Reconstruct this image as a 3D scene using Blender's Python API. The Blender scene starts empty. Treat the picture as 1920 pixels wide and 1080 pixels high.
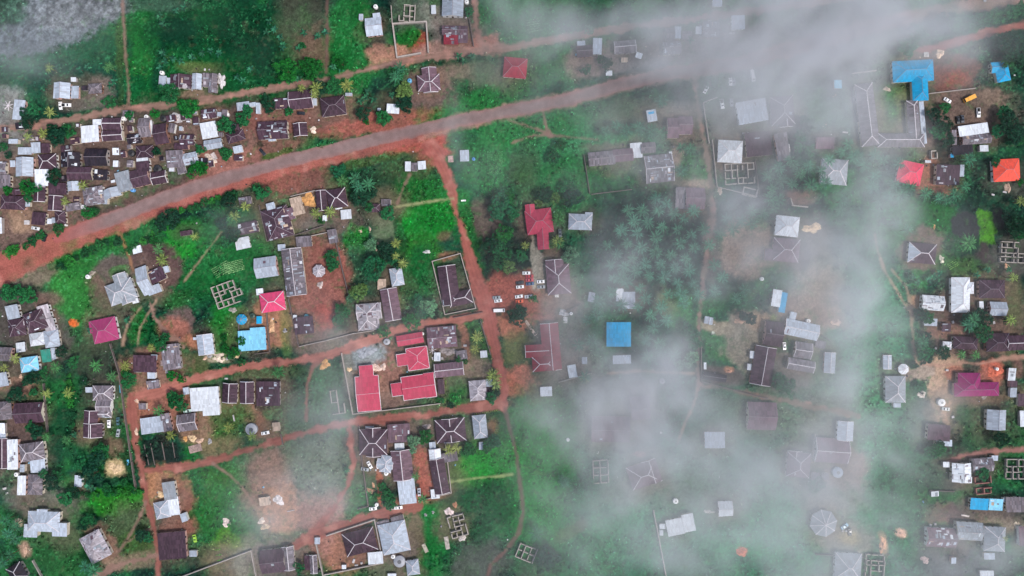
import bpy, math, random
import numpy as np
from mathutils import Vector, Matrix
random.seed(7)
sc = bpy.context.scene
# ---------------------------------------------------------------- camera, light, exposure
S = 0.30            # metres per photograph pixel on the ground
H = 390.0           # flying height of the drone camera
cam_d = bpy.data.cameras.new("camera"); cam = bpy.data.objects.new("camera", cam_d)
sc.collection.objects.link(cam); sc.camera = cam
cam.location = (0, 0, H); cam.rotation_euler = (0, 0, 0)
cam_d.sensor_width = 36.0; cam_d.lens = 36.0 * H / (1920 * S)
cam_d.clip_start = 1.0; cam_d.clip_end = 9000.0
SUN_EL, SUN_AZ = math.radians(56), math.radians(125)     # azimuth clockwise from north (picture top)
w = bpy.data.worlds.new("World"); sc.world = w; w.use_nodes = True
wn = w.node_tree.nodes; wl = w.node_tree.links
sky = wn.new("ShaderNodeTexSky"); sky.sky_type = 'NISHITA'; sky.sun_disc = False
sky.sun_elevation = SUN_EL; sky.sun_rotation = SUN_AZ; sky.air_density = 1.2; sky.dust_density = 3.0
wl.new(sky.outputs[0], wn['Background'].inputs['Color']); wn['Background'].inputs['Strength'].default_value = 0.105
sd = bpy.data.lights.new("sun", 'SUN'); sun = bpy.data.objects.new("sun", sd); sc.collection.objects.link(sun)
sd.energy = 2.3; sd.angle = math.radians(11); sd.color = (1.0, 0.95, 0.9)
dirv = Vector((math.sin(SUN_AZ) * math.cos(SUN_EL), math.cos(SUN_AZ) * math.cos(SUN_EL), math.sin(SUN_EL)))
sun.rotation_euler = dirv.to_track_quat('Z', 'Y').to_euler(); sun.location = (0, 0, 600)
sc.view_settings.view_transform = 'Standard'; sc.view_settings.look = 'None'
sc.view_settings.gamma = 1.0; sc.view_settings.exposure = 0.46
sc.cycles.volume_bounces = 2; sc.cycles.max_bounces = 6; sc.cycles.diffuse_bounces = 2
sc.cycles.volume_step_rate = 1.0
# ---------------------------------------------------------------- helpers
def lin(c):
    return tuple(((v / 255) / 12.92 if v / 255 <= 0.04045 else ((v / 255 + 0.055) / 1.055) ** 2.4) for v in c)
def P(px, py, z=0.0):                      # drone survey: where on the map, at height z, a measured point stands
    k = (H - z) / H
    return ((px - 960) * S * k, (540 - py) * S * k)
def link(o, parent=None):
    sc.collection.objects.link(o)
    if parent is not None: o.parent = parent
    return o
def mesh_obj(name, vs, fs, mats, parent=None, mi=None, uv=None, loc=None, smooth=False):
    me = bpy.data.meshes.new(name); me.from_pydata(vs, [], fs)
    for m in (mats if isinstance(mats, (list, tuple)) else [mats]): me.materials.append(m)
    if mi: me.polygons.foreach_set('material_index', mi)
    if uv:
        l = me.uv_layers.new(name="UVMap"); l.data.foreach_set('uv', [c for p in uv for c in p])
    if smooth: me.polygons.foreach_set('use_smooth', [True] * len(fs))
    me.update()
    o = bpy.data.objects.new(name, me); link(o, parent)
    if loc: o.location = loc
    return o
def np_mesh(name, V, Q, mat, cols=None, smooth=False):
    me = bpy.data.meshes.new(name); nv, nf = len(V), len(Q); k = Q.shape[1]
    me.vertices.add(nv); me.vertices.foreach_set('co', V.astype(np.float32).ravel())
    me.loops.add(nf * k); me.loops.foreach_set('vertex_index', Q.astype(np.int32).ravel())
    me.polygons.add(nf); me.polygons.foreach_set('loop_start', np.arange(0, nf * k, k, dtype=np.int32))
    me.polygons.foreach_set('loop_total', np.full(nf, k, dtype=np.int32))
    if smooth: me.polygons.foreach_set('use_smooth', np.ones(nf, dtype=bool))
    me.update(calc_edges=True)
    if cols is not None:
        a = me.color_attributes.new(name="tint", type='FLOAT_COLOR', domain='POINT')
        c4 = np.ones((nv, 4), dtype=np.float32); c4[:, :3] = cols; a.data.foreach_set('color', c4.ravel())
    me.materials.append(mat)
    return me
THINGS = []
def reg(o, noun, cat, px, py, label=None, group=None, kind=None):
    o['category'] = cat
    if group: o['group'] = group
    if label: o['label'] = label
    THINGS.append((o, noun, px, py, label)); return o
def structure(o, kind='structure'):
    o['kind'] = kind; return o
def box(vs, fs, x0, y0, z0, x1, y1, z1, R=None):
    b = len(vs); p = [(x, y, z) for z in (z0, z1) for x, y in ((x0, y0), (x1, y0), (x1, y1), (x0, y1))]
    vs += [tuple(R @ Vector(q)) for q in p] if R is not None else p
    fs += [tuple(b + i for i in f) for f in ((3, 2, 1, 0), (4, 5, 6, 7), (0, 1, 5, 4), (1, 2, 6, 5), (2, 3, 7, 6), (3, 0, 4, 7))]
def cyl(vs, fs, x, y, z0, z1, r0, r1=None, n=12):
    r1 = r0 if r1 is None else r1; b = len(vs)
    for z, r in ((z0, r0), (z1, r1)):
        vs += [(x + r * math.cos(2 * math.pi * i / n), y + r * math.sin(2 * math.pi * i / n), z) for i in range(n)]
    fs += [(b + i, b + (i + 1) % n, b + n + (i + 1) % n, b + n + i) for i in range(n)]
    fs.append(tuple(b + n + i for i in range(n)))
_lat = {}
def vnoise(X, Y, seed):
    if seed not in _lat: _lat[seed] = np.random.RandomState(seed).rand(256, 256).astype(np.float32)
    L = _lat[seed]; xi = np.floor(X).astype(int); yi = np.floor(Y).astype(int)
    fx = X - xi; fy = Y - yi; fx = fx * fx * (3 - 2 * fx); fy = fy * fy * (3 - 2 * fy)
    x0 = xi & 255; x1 = (xi + 1) & 255; y0 = yi & 255; y1 = (yi + 1) & 255
    return (L[y0, x0] * (1 - fx) + L[y0, x1] * fx) * (1 - fy) + (L[y1, x0] * (1 - fx) + L[y1, x1] * fx) * fy
def fbm(X, Y, sc_, octv=4, seed=1, gain=0.5):
    t = 0; a = 1; n = 0; X = X / sc_; Y = Y / sc_
    for i in range(octv):
        t = t + a * vnoise(X, Y, seed * 13 + i); n += a; a *= gain; X = X * 2.03 + 17.1; Y = Y * 2.03 + 5.7
    return t / n                          # 0..1, mean 0.5
# ---------------------------------------------------------------- materials
def new_mat(name):
    m = bpy.data.materials.new(name); m.use_nodes = True
    return m, m.node_tree.nodes, m.node_tree.links, m.node_tree.nodes['Principled BSDF']
def rgb(c, a=1): return (*lin(c), a)
def mixn(N, L, a, b, f, mode='MIX'):
    x = N.new('ShaderNodeMix'); x.data_type = 'RGBA'; x.blend_type = mode
    for s, v in ((x.inputs[0], f), (x.inputs[6], a), (x.inputs[7], b)):
        if hasattr(v, 'is_linked'): L.new(v, s)
        else: s.default_value = v
    return x.outputs[2]
def noise(N, L, scale, detail=4, vec=None, w=None, rough=0.6):
    n = N.new('ShaderNodeTexNoise'); n.inputs['Scale'].default_value = scale; n.inputs['Detail'].default_value = detail
    n.inputs['Roughness'].default_value = rough
    if w is not None: n.noise_dimensions = '4D'; L.new(w, n.inputs['W'])
    if vec is not None: L.new(vec, n.inputs['Vector'])
    return n.outputs[0]
def ramp(N, L, f, lo, hi, a=0.0, b=1.0):
    r = N.new('ShaderNodeMapRange'); L.new(f, r.inputs[0]); r.inputs[1].default_value = lo; r.inputs[2].default_value = hi
    r.inputs[3].default_value = a; r.inputs[4].default_value = b; return r.outputs[0]
def bump(N, L, h, bs, strength, dist):
    b = N.new('ShaderNodeBump'); b.inputs['Strength'].default_value = strength; b.inputs['Distance'].default_value = dist
    L.new(h, b.inputs['Height']); L.new(b.outputs[0], bs.inputs['Normal'])
_pm = {}
def plain(name, c, rough=0.8, var=0.18, scale=0.8):
    if name in _pm: return _pm[name]
    m, N, L, B = new_mat(name); g = N.new('ShaderNodeNewGeometry')
    n = noise(N, L, scale, 5, g.outputs['Position']); f = ramp(N, L, n, 0.3, 0.7, 1 - var, 1 + var)
    h = N.new('ShaderNodeHueSaturation'); h.inputs['Color'].default_value = rgb(c); L.new(f, h.inputs['Value'])
    L.new(h.outputs[0], B.inputs['Base Color']); B.inputs['Roughness'].default_value = rough; B.inputs['Specular IOR Level'].default_value = 0.15
    _pm[name] = m; return m
ROOFC = dict(m=(72, 54, 66), g=(166, 176, 190), w=(208, 214, 222), d=(112, 106, 114), k=(40, 36, 46), a=(140, 147, 156),
             r=(182, 70, 94), R=(232, 88, 72), b=(16, 152, 202), B=(136, 208, 240), t=(52, 136, 120), p=(160, 62, 108),
             P=(146, 42, 104), n=(212, 70, 96), K=(226, 80, 124), l=(172, 166, 174), c=(108, 86, 98), q=(142, 50, 66), s=(178, 158, 142))
RUST = dict(m=0.55, g=0.12, w=0.04, d=0.7, k=0.6, a=0.15, r=0.03, R=0.02, b=0.03, B=0.05, t=0.15, p=0.05, P=0.04, n=0.04, K=0.02, l=0.45, c=0.4, q=0.1, s=0.3)
CNAME = dict(m='maroon', g='light grey', w='white', d='weathered grey', k='blackened', a='mid-grey', r='red', R='orange-red', b='bright blue',
             B='pale blue', t='teal', p='magenta', P='purple', n='pinkish red', K='pink', l='pale mottled', c='brownish grey', q='brick red', s='tan')
_rm = {}
def roof_mat(k):
    if k in _rm: return _rm[k]
    m, N, L, B = new_mat('roof_sheet_' + CNAME[k].replace(' ', '_').replace('-', '_')); c = ROOFC[k]; ru = RUST[k]
    uv = N.new('ShaderNodeUVMap'); oi = N.new('ShaderNodeObjectInfo')
    mw = N.new('ShaderNodeMath'); mw.operation = 'MULTIPLY'; mw.inputs[1].default_value = 60; L.new(oi.outputs['Random'], mw.inputs[0])
    W = mw.outputs[0]
    off = N.new('ShaderNodeVectorMath'); off.operation = 'ADD'; L.new(uv.outputs[0], off.inputs[0]); 
    cmb = N.new('ShaderNodeCombineXYZ'); L.new(W, cmb.inputs[0]); L.new(W, cmb.inputs[1]); L.new(cmb.outputs[0], off.inputs[1])
    br = N.new('ShaderNodeTexBrick'); L.new(off.outputs[0], br.inputs['Vector']); br.inputs['Scale'].default_value = 1.0
    br.inputs['Brick Width'].default_value = 0.85; br.inputs['Row Height'].default_value = 2.4; br.offset = 0.0; br.inputs['Mortar Size'].default_value = 0.03
    br.inputs['Bias'].default_value = 0.0
    sp = 0.05 + 0.26 * ru
    hi = tuple(min(255, v * (1 + sp)) for v in c); lo = tuple(v * (1 - sp) for v in c)
    br.inputs['Color1'].default_value = rgb(lo); br.inputs['Color2'].default_value = rgb(hi); br.inputs['Mortar'].default_value = rgb(tuple(v * 0.86 for v in c))
    mp = N.new('ShaderNodeMapping'); mp.inputs['Scale'].default_value = (1.0, 0.22, 1); L.new(off.outputs[0], mp.inputs[0])
    st = noise(N, L, 1.4, 5, mp.outputs[0], None, 0.7); big = noise(N, L, 0.22, 4, off.outputs[0], W)
    rc = (96, 62, 62) if k not in 'md' else ((150, 132, 138) if k == 'm' else (72, 60, 66))
    f1 = ramp(N, L, st, 0.55, 0.72, 0, (0.35 if k == 'm' else 0.8) * ru + 0.05)
    col = mixn(N, L, br.outputs[0], rgb(rc), f1)
    f2 = ramp(N, L, big, 0.35, 0.7, 0, 0.5 * ru + 0.08)
    col = mixn(N, L, col, rgb(tuple(v * 0.62 for v in c)), f2)
    mpd = N.new('ShaderNodeMapping'); mpd.inputs['Scale'].default_value = (0.7, 0.16, 1); L.new(off.outputs[0], mpd.inputs[0])
    dn = noise(N, L, 1.9, 6, mpd.outputs[0], W, 0.65); f3 = ramp(N, L, dn, 0.50, 0.74, 0, 0.42 if k not in 'mk' else 0.12)
    col = mixn(N, L, col, rgb((120, 92, 84)), f3)
    # weathered dust and tone drift of the individual building
    hv = N.new('ShaderNodeHueSaturation'); L.new(col, hv.inputs['Color'])
    L.new(ramp(N, L, oi.outputs['Random'], 0, 1, 0.86, 1.14), hv.inputs['Value']); col = hv.outputs[0]
    L.new(col, B.inputs['Base Color']); B.inputs['Roughness'].default_value = 0.6; B.inputs['Specular IOR Level'].default_value = 0.12
    wv = N.new('ShaderNodeTexWave'); wv.inputs['Scale'].default_value = 1.3; wv.inputs['Distortion'].default_value = 0.3; L.new(off.outputs[0], wv.inputs[0])
    bump(N, L, wv.outputs['Fac'], B, 0.25, 0.04)
    _rm[k] = m; return m
WALLS = [('cream_render', (206, 196, 182)), ('white_render', (222, 220, 218)), ('pink_render', (196, 160, 152)), ('grey_block', (158, 150, 148)), ('mud_render', (150, 112, 98))]
wall_mats = [plain(n, c, 0.9, 0.15) for n, c in WALLS]
cap_white = plain('ridge_cap_white', (206, 200, 206), 0.6, 0.22); cap_grey = plain('ridge_cap_grey', (150, 140, 148), 0.7, 0.1)
glass_m = plain('window_glass_dark', (36, 42, 50), 0.15, 0.1); door_m = plain('door_timber', (84, 56, 44), 0.7, 0.1)
concrete = plain('concrete_weathered', (164, 155, 150), 0.9, 0.22, 0.5); block_m = plain('sandcrete_block', (164, 156, 150), 0.9, 0.25, 0.7)
redblock = plain('laterite_block', (150, 104, 98), 0.9, 0.25, 0.7)
# Object-colour driven materials (each copy carries its own colour)
def obj_mat(name, rough, var, island=False, sss=0.0, spec=0.5):
    m, N, L, B = new_mat(name); oi = N.new('ShaderNodeObjectInfo'); g = N.new('ShaderNodeNewGeometry')
    n = noise(N, L, 0.75, 3, g.outputs['Position']); f = ramp(N, L, n, 0.36, 0.64, 1 - var, 1 + var)
    h = N.new('ShaderNodeHueSaturation'); L.new(oi.outputs['Color'], h.inputs['Color'])
    if island:
        r = ramp(N, L, g.outputs['Random Per Island'], 0, 1, 0.55, 1.6)
        mm = N.new('ShaderNodeMath'); mm.operation = 'MULTIPLY'; L.new(f, mm.inputs[0]); L.new(r, mm.inputs[1]); f = mm.outputs[0]
        L.new(ramp(N, L, g.outputs['Random Per Island'], 0, 1, 0.515, 0.485), h.inputs['Hue'])
    L.new(f, h.inputs['Value']); L.new(h.outputs[0], B.inputs['Base Color']); B.inputs['Roughness'].default_value = rough
    B.inputs['Specular IOR Level'].default_value = spec
    return m
leaf_m = obj_mat('leaves', 0.6, 0.5, True, spec=0.08); paint_m = obj_mat('car_paint', 0.3, 0.04); heap_m = obj_mat('heaped_material', 0.95, 0.3, spec=0.1)
bark_m = plain('bark', (92, 76, 62), 0.9, 0.2, 2.0); tyre_m = plain('tyre_rubber', (28, 28, 30), 0.8, 0.1)
tank_m = obj_mat('tank_plastic', 0.5, 0.08)
def tint_mat(name, scale, amp, rough=0.95, bs=0.4, sp=0.03):
    m, N, L, B = new_mat(name); a = N.new('ShaderNodeVertexColor'); a.layer_name = 'tint'; g = N.new('ShaderNodeNewGeometry')
    n1 = noise(N, L, scale, 6, g.outputs['Position'], None, 0.75); n2 = noise(N, L, scale * 0.12, 4, g.outputs['Position'])
    f = ramp(N, L, n1, 0.28, 0.72, 1 - amp, 1 + amp); f2 = ramp(N, L, n2, 0.3, 0.7, 0.86, 1.14)
    mm = N.new('ShaderNodeMath'); mm.operation = 'MULTIPLY'; L.new(f, mm.inputs[0]); L.new(f2, mm.inputs[1])
    h = N.new('ShaderNodeHueSaturation'); L.new(a.outputs[0], h.inputs['Color']); L.new(mm.outputs[0], h.inputs['Value'])
    L.new(h.outputs[0], B.inputs['Base Color']); B.inputs['Roughness'].default_value = rough; B.inputs['Specular IOR Level'].default_value = sp
    bump(N, L, n1, B, bs, 0.25); return m
ground_m = tint_mat('ground_cover_soil', 1.1, 0.42)
road_m = tint_mat('road_surface', 1.6, 0.14, 0.9, 0.15)
HOUSES = """
g|G 116 170 31 30 2|f 106 170 10 30 2
g|f 141 173 14 24 0
w|f 138 149 10 8
d|h 178 166 25 19 -3
k|f 159 165 12 9
g|f 36 206 21 38 5
g|f 305 152 14 20 3
g|f 317 152 7 12
m P|G 339 153 40 26 2
g|G 369 153 18 30 2
d P|G 399 156 16 36 3
d P|f 386 150 12 26 2
w|f 182 229 16 11 -3
w|f 169 251 33 32 -5
m W|g 210 232 36 22 0|g 211 254 37 20 -3
k P|g 252 260 26 18 -4
d|g 272 239 22 36 -3
w|f 284 239 5 26 -3
m|g 302 251 26 38 -10
g|f 339 241 6 8
m P|g 392 213 28 18 -8
g|f 411 214 8 8
w|f 392 244 30 30 -10=bright white flat roof by dark trees, above the stone circle north of the asphalt
g|f 456 199 24 16 -8
g|f 474 196 12 8 -8
m|h 442 256 34 20 -17
g|g 400 270 34 18 -10
g|f 25 265 18 9
m P|g 351 262 28 20
d|f 322 240 12 18 10
g|g 701 50 31 34 -6|f 706 29 14 9 -6
g|f 677 32 8 12 0
w|f 813 18 9 17 -3
g|G 849 12 40 38 2
c P|g 853 57 48 18 1|f 846 73 28 22 1 q|f 868 70 18 22 1
c W|h 804 155 42 30 -5|G 806 150 28 46 -5
q|h 966 127 44 38 5
m W|g 564 187 44 34 -6
g|f 590 191 8 14
m P|f 527 194 28 20 -4
m|h 625 199 46 36 -8
m W|G 563 243 26 24 -5
m P|g 512 244 56 34 -3
g|f 509 247 14 36 -6
g|f 484 203 8 20
w|f 737 204 24 18 4
g|f 711 205 6 5
g|f 654 177 13 6
g|f 1345 5 18 14
g|f 1384 42 25 26 -3
g|f 1271 61 12 22
w|f 1310 57 11 14
d|g 1256 65 18 26
d P|g 1260 90 34 24 -4
d|g 1288 66 18 16
d P|g 1333 55 32 30
g|f 1090 83 15 13 -6
m|g 1096 96 30 22 -4
g|f 1120 87 17 30 2
d W|g 1172 88 40 24 -5
s|f 1171 112 12 8
w|f 1198 104 12 11 20
w|f 1142 137 12 9
g|f 1222 217 18 22 -10|f 1222 218 11 17 -10 b=tiny blue roof panel on a grey hut above the dark palms
c|g 1262 240 22 38 0|g 1285 235 26 34 0
g|f 1410 209 56 42 -10
m W|h 1467 207 44 54 -5|G 1473 215 24 46 -5
b|h 1712 133 77 40 -3|h 1725 162 30 54 -3=large T-shaped bright blue roof of the school block
b|g 1871 126 26 20 -6|h 1880 137 26 32 -12=smaller L-shaped bright blue roof near the right edge
d WS|h 1626 215 34 118 -7|h 1690 263 88 26 0|h 1713 230 22 84 -4=long U-shaped brown school wings around the green courtyard
g|f 1730 230 9 80 -4
w|f 1825 243 56 20 -8
d P|g 1831 261 54 18 -4
d|f 1789 258 9 28 -4
d|f 1467 275 24 52 -10
c|f 1547 268 34 22 0
B|f 1571 158 14 16 0
g|f 47 283 26 14
g|G 46 313 33 36 0|f 53 317 14 16 0 m
g|f 24 307 10 12
g|f 68 277 18 20 -4
m|f 85 278 18 18
d P|g 5 316 16 26
d|f 8 340 24 24
m W|h 89 303 34 28 -4
k P|G 132 300 36 28 0
k|g 181 295 42 32 0=large blackened gabled roof amid the maroon roofs north of the asphalt
w|f 79 333 27 31
m|g 150 325 46 24
k P|f 189 328 26 20 3
g|G 137 349 21 18 -4
m|f 108 354 34 22
d P|h 175 367 38 34 -8
a|f 232 340 28 38 -15
g|G 210 362 32 18 -18
g|f 198 372 8 22
m|g 263 333 34 32 -14
m|f 268 310 25 24 -3|f 267 299 22 6 -6 w
m|h 271 285 32 24 -3
m W|g 298 333 28 24 -10
d P|f 328 298 32 32 -3
w|f 322 317 10 9
g P|g 358 297 28 22 -12
d|f 340 317 16 18 -15
m|g 340 274 26 12 0
g|f 446 280 17 13 -12
m|h 24 380 46 26 3
m W|G 74 364 22 28 2
m W|G 104 381 28 28 4
m|f 73 410 26 24 5
m|h 113 408 20 24 -5
w|f 93 415 9 10
g|f 101 413 8 10
d P|f 137 388 28 14 -10
g|f 52 383 9 9
w|f 1 423 6 30
w P|f 217 284 12 13
w|f 217 307 10 12
d P|f 244 307 12 13
w|f 212 340 8 5 -15
w|f 257 468 17 14 -15
g|g 272 526 22 54 -20|f 289 543 26 16 -20
m P|f 294 516 30 26 -25
a W|h 227 547 52 40 -20|G 232 541 26 58 -20
w|f 254 564 12 9 -15
g|f 312 505 10 12 -15
m|f 349 437 22 9 -8
m P|g 466 427 36 22 -12
w|f 455 456 27 22 -12
d P|f 460 376 24 14 -8
m P|h 520 418 50 58 -15|f 540 402 24 22 -15 c|f 509 392 16 24 -15 g
s|f 557 386 22 34 -15
m W|G 603 376 20 38 -5|h 632 372 36 36 -10
w|f 635 390 13 4 -10
w|f 649 402 20 18 -5
w|f 609 409 8 11
g|f 553 391 12 10 -15
d|f 570 453 29 20 -5
g|f 528 464 14 12 -5
d P|f 624 443 17 26 -10
d PW|G 551 510 38 88 -7
g|f 566 510 9 26 -7
g|g 499 501 42 38 -8
l WZ|o 598 508 24 24 0=round ribbed pavilion roof standing in the red earth yard
d P|f 724 380 18 13
m|h 703 390 20 16
g W|h 744 519 24 34 -10
s|f 716 533 16 20
w|f 765 312 11 18
d|f 777 313 11 16
w|f 791 310 15 16 -5
g|f 871 292 17 21 -2
m W|G 842 535 34 74 -8|h 863 559 44 26 -12=brown gabled house inside the narrow walled yard beside the red earth road
r|h 1011 415 50 46 -8|G 995 403 18 40 -6|G 1018 446 22 44 -4=crimson cross-shaped hip roof between the round trees and the small grey hip roof
g W|h 1088 416 44 30 2|f 1104 405 14 14 2
c W|h 1047 524 44 56 -5|G 1041 508 34 42 -5
d|g 1128 297 50 26 -5
c|g 1168 291 38 24 -5
w|f 1193 282 22 28 -5
d|g 1215 277 28 20 -5
d PW|g 1236 316 52 52 -6
w|f 1258 297 6 26 -5
d|f 1276 371 18 40 2
c|g 1303 372 36 40 1
w W|h 1369 284 46 42 3=pale pyramid roof with fine ridges above the roofless walls, right of the lane
m|f 1422 270 48 46 -6
a W|h 1564 322 50 48 5
n|h 1706 324 46 42 12=pinkish red hip roof tilted beside the brown roof, right side
m P|f 1777 328 44 38 2
g|f 1803 320 9 22
R|h 1887 319 50 42 -3=orange-red hip roof at the right edge of the view
k|f 1805 281 38 18 -6
b|f 1785 292 6 7
w|f 1845 278 16 12
w|f 1740 303 11 5
w W|h 1476 424 44 38 6=pale hip roof beside the beige sand heap
c W|h 1474 469 50 44 5|f 1446 478 24 22 5
m WH|h 1729 475 52 38 5=brown hip roof with one grey end and white ridges, on bare soil
w W|h 1801 553 35 66 0|h 1815 540 22 22 0
m|h 1860 542 48 34 0
w|f 1456 559 17 32 10
b|f 1468 567 12 38 10=narrow bright blue lean-to roof against a white one
g|f 1487 592 12 14 15
g W|g 1503 618 64 30 12
d|f 1539 646 18 14 10
m|g 1450 626 34 46 8
m W|G 1431 686 40 72 10
d W|g 1506 657 32 30 8|g 1502 685 50 22 10
g W|G 1556 680 21 38 3
g W|G 1664 679 16 26 0
w W|o 1694 692 20 20 0=small white octagonal kiosk roof near a grey hip roof
a W|h 1679 730 38 50 0
g|f 1682 760 14 8
w P|g 1749 568 42 28 4
g|g 1871 579 32 26 2
w|f 1840 572 8 14
g|f 1745 604 24 14 3
m P|f 1774 614 17 16
m|h 1810 643 46 24 2
w|f 1830 649 5 11
w W|h 1776 648 17 15 3
m|h 1871 642 44 34 -2
m W|g 1905 643 34 28 -2
P|h 1817 720 42 42 0|h 1831 730 84 26 -1=wide purple stepped-plan roof beside the orange soil
w P|f 1897 702 14 24 3
m|f 1900 720 14 12
g|f 1900 736 12 18
m|f 1915 750 14 24
w|f 1916 785 8 30
g|G 1868 787 36 38 2
m|f 1760 811 42 30 5|f 1770 830 30 12 4 g
g W|G 1585 808 30 36 3
c|g 1428 780 54 52 2
c|g 1145 805 72 48 1
c|g 1200 765 36 44 -5
b|f 1160 627 46 46 0=square bright blue flat roof alone among the misty palms
w|f 1109 557 12 18 10
w|f 1162 553 14 24 0
g|f 1179 563 24 32 0
q W|G 1033 650 34 88 -5|g 1010 658 50 24 -3|h 1020 682 44 28 -4
g|f 1096 676 10 13
w|f 1073 696 16 24 -10
g|f 1166 674 34 16 -2
w|f 1024 734 22 18 -3
w|f 1410 665 8 14 5
w|f 1405 688 8 12 5
k|g 1340 707 44 14 8
w|f 1322 686 5 13
g|f 1325 600 8 14 8
g|f 1333 602 7 14 8
g|f 24 585 24 26 -12
m P|h 32 614 32 32 -8
m P|h 66 602 40 38 -20
l|f 83 585 22 26 -15
l|f 93 609 20 24 -15
w|h 69 636 27 24 -8
g|h 97 635 28 32 -8
w P|f 39 651 17 18 -8
d|g 8 664 30 26 3
B W|h 55 683 34 28 -8=pale blue hip roof beside a small teal roof, near the left edge
t|f 87 667 18 24 -8=small teal green roof right of the pale blue hip roof
g|f 100 663 8 22 -8
g|f 2 712 26 26 -10
d|h 7 770 30 34 -5
m|g 55 774 54 38 -3
w|f 3 805 14 24
p|h 196 619 48 44 -12|f 176 613 16 22 -12=magenta roof alone on the grass left of the forked paths
m|f 272 682 44 32 2|f 289 670 12 10 2 g
w|f 258 695 13 6
d P|f 321 669 34 48 -6
g|f 284 704 15 12
d P|f 287 721 24 16 -8
g W|G 385 646 30 38 -7
g|f 366 635 8 5
B|f 473 638 52 38 -4|f 483 620 28 12 -4=large flat pale blue roof with a stepped top edge
b|o 453 599 20 20 0=small bright blue octagonal canopy above the pale blue roof
b|f 486 600 10 14
m W|G 170 795 26 50 2
d W|h 193 737 38 28 0|g 195 762 28 22 0
d PW|h 194 776 30 14 0
m W|G 174 807 36 26 0
g|f 167 731 13 10
w F|f 384 748 54 44 -4|f 396 769 32 20 -4=broad bright white roof with a stepped lower edge
g|f 349 733 11 13 -10
m W|G 431 737 28 36 3
m W|G 463 736 26 40 0
m P|f 503 738 44 46 0
w|f 457 717 14 4
g|f 285 797 42 30 -8
d P|f 312 792 18 34 -12
d W|g 351 792 34 32 -8
d|f 267 762 14 12
w|f 487 547 13 12 -8
K W|h 511 566 46 36 -8=pink hip roof with white ridges above the pale blue roof
m P|f 570 610 36 32 -6
w|f 553 594 7 7
l WP|h 690 594 40 50 -5|g 692 584 46 30 -5
c W|G 733 571 32 60 -10
c P|g 829 632 55 40 -5
r|g 769 636 50 20 -10=small red roof above the two stepped red roofs
r EF|h 783 672 40 42 -8|f 758 674 28 22 -8=upper stepped red roof with pale edges in the walled compound
r EF|g 785 725 62 44 -8|f 747 730 26 24 -8|f 806 722 20 46 -8=lower stepped red roof with a darker right strip
r EF|g 690 738 44 66 -5|f 687 700 26 30 -5=tall stepped red roof standing apart on the left of the compound
w P|f 820 669 12 16
d P|f 866 666 20 18 -8
c W|g 842 693 54 26 -6
m|f 827 725 12 28 -4
w|f 907 664 13 13 -5
l W|h 896 732 32 38 -5
g|f 917 718 12 14
m|f 916 733 10 14
m W|h 845 807 56 44 -6|G 845 807 30 44 -6
g W|h 900 800 26 44 -6
a|f 693 807 16 16
c P|f 748 812 42 34 -3
s|f 518 800 14 16 -6
m W|h 700 829 52 48 0|G 700 829 28 54 0
g W|h 724 870 22 32 8|g 722 870 30 18 8
c W|G 754 872 38 56 -6
w|f 749 837 18 12 -4
g|f 763 921 32 48 -6
g|f 811 836 12 14 -6
w W|G 816 855 22 26 -6
m W|G 824 893 28 66 -10
d|f 843 857 30 18 -10
w P|f 816 926 16 18 -5
g|f 903 836 10 14
m W|h 675 1016 60 44 -14
w|f 704 1046 28 22 -5
w|f 645 1063 8 8
g|f 595 1014 10 12
g W|h 739 1008 52 58 -12=large grey pyramid roof beside the walled yard, near the bottom edge
d|f 745 973 24 10 -15
d|f 718 983 24 12 -10
g W|h 774 1064 24 28 -8
w|f 735 1078 16 5
m|g 512 1052 46 44 -6
d W|G 541 1047 22 44 -6
m|f 577 1055 12 26
d W|G 588 1058 14 34 -3
s|f 496 940 20 16 -8
c W|h 1207 890 56 44 -18|G 1222 884 28 44 -18
g|f 1340 825 38 30 0
w W|g 1360 954 26 28 -3
w|f 1266 988 32 30 -12|f 1291 980 22 34 -12=white two-part flat roof beside the long boundary wall, in the mist
w|f 1242 987 11 9
w|f 1240 999 7 10
c W|g 1560 845 62 46 4
c W|h 1497 872 44 46 5|G 1490 868 26 44 5
d|f 1528 893 14 15 3
d|f 1548 893 12 12
a W|o 1544 981 50 50 12=octagonal grey roof with white ribs radiating from its peak
a W|h 1590 1062 50 50 3
w P|G 1803 886 36 36 0|f 1811 900 22 12 0
w|f 1774 871 12 10
w P|f 1753 926 14 10 -5
d P|g 1842 872 40 26 -5
g|f 1865 859 12 10
b|f 1836 945 34 22 3=long bright blue flat roof joined to a pale blue one
B P|f 1867 946 26 22 3
d|f 1903 946 34 28
w|f 1896 952 14 12
g|f 1886 937 10 8
c P|g 1765 1008 56 36 3
a P|g 1817 996 50 34 3
a W|h 1865 1011 40 46 3
g|f 1855 1043 20 12
g|f 1788 1051 9 12
w|f 1850 1075 26 10
c|f 1915 1005 10 36
g|f 4 820 14 16
m W|G 6 850 16 56
w P|f 24 852 20 56 -2
d W|h 60 847 46 34 -8
g|f 71 872 28 28 -3
w|f 41 910 16 36 0
d|h 66 909 28 38 2
g P|f 42 878 9 14
g|f 147 902 14 22 5
g W|h 82 978 60 38 2|f 58 995 26 24 2|f 112 993 28 26 2|f 79 963 20 16 2=grey winged house with four corner wings in the lower left
l P|h 179 1025 42 54 -28
a|f 318 920 24 34 -8
w F|f 325 949 22 34 -8=brightest white roof panel, middle of three joined roofs by the west road
g W|h 304 956 28 32 -12
m|f 323 1023 52 50 -5
g|f 345 970 12 16 -20
g|f 362 1038 14 12
k W|h 32 1074 30 32 -30
"""
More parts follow.
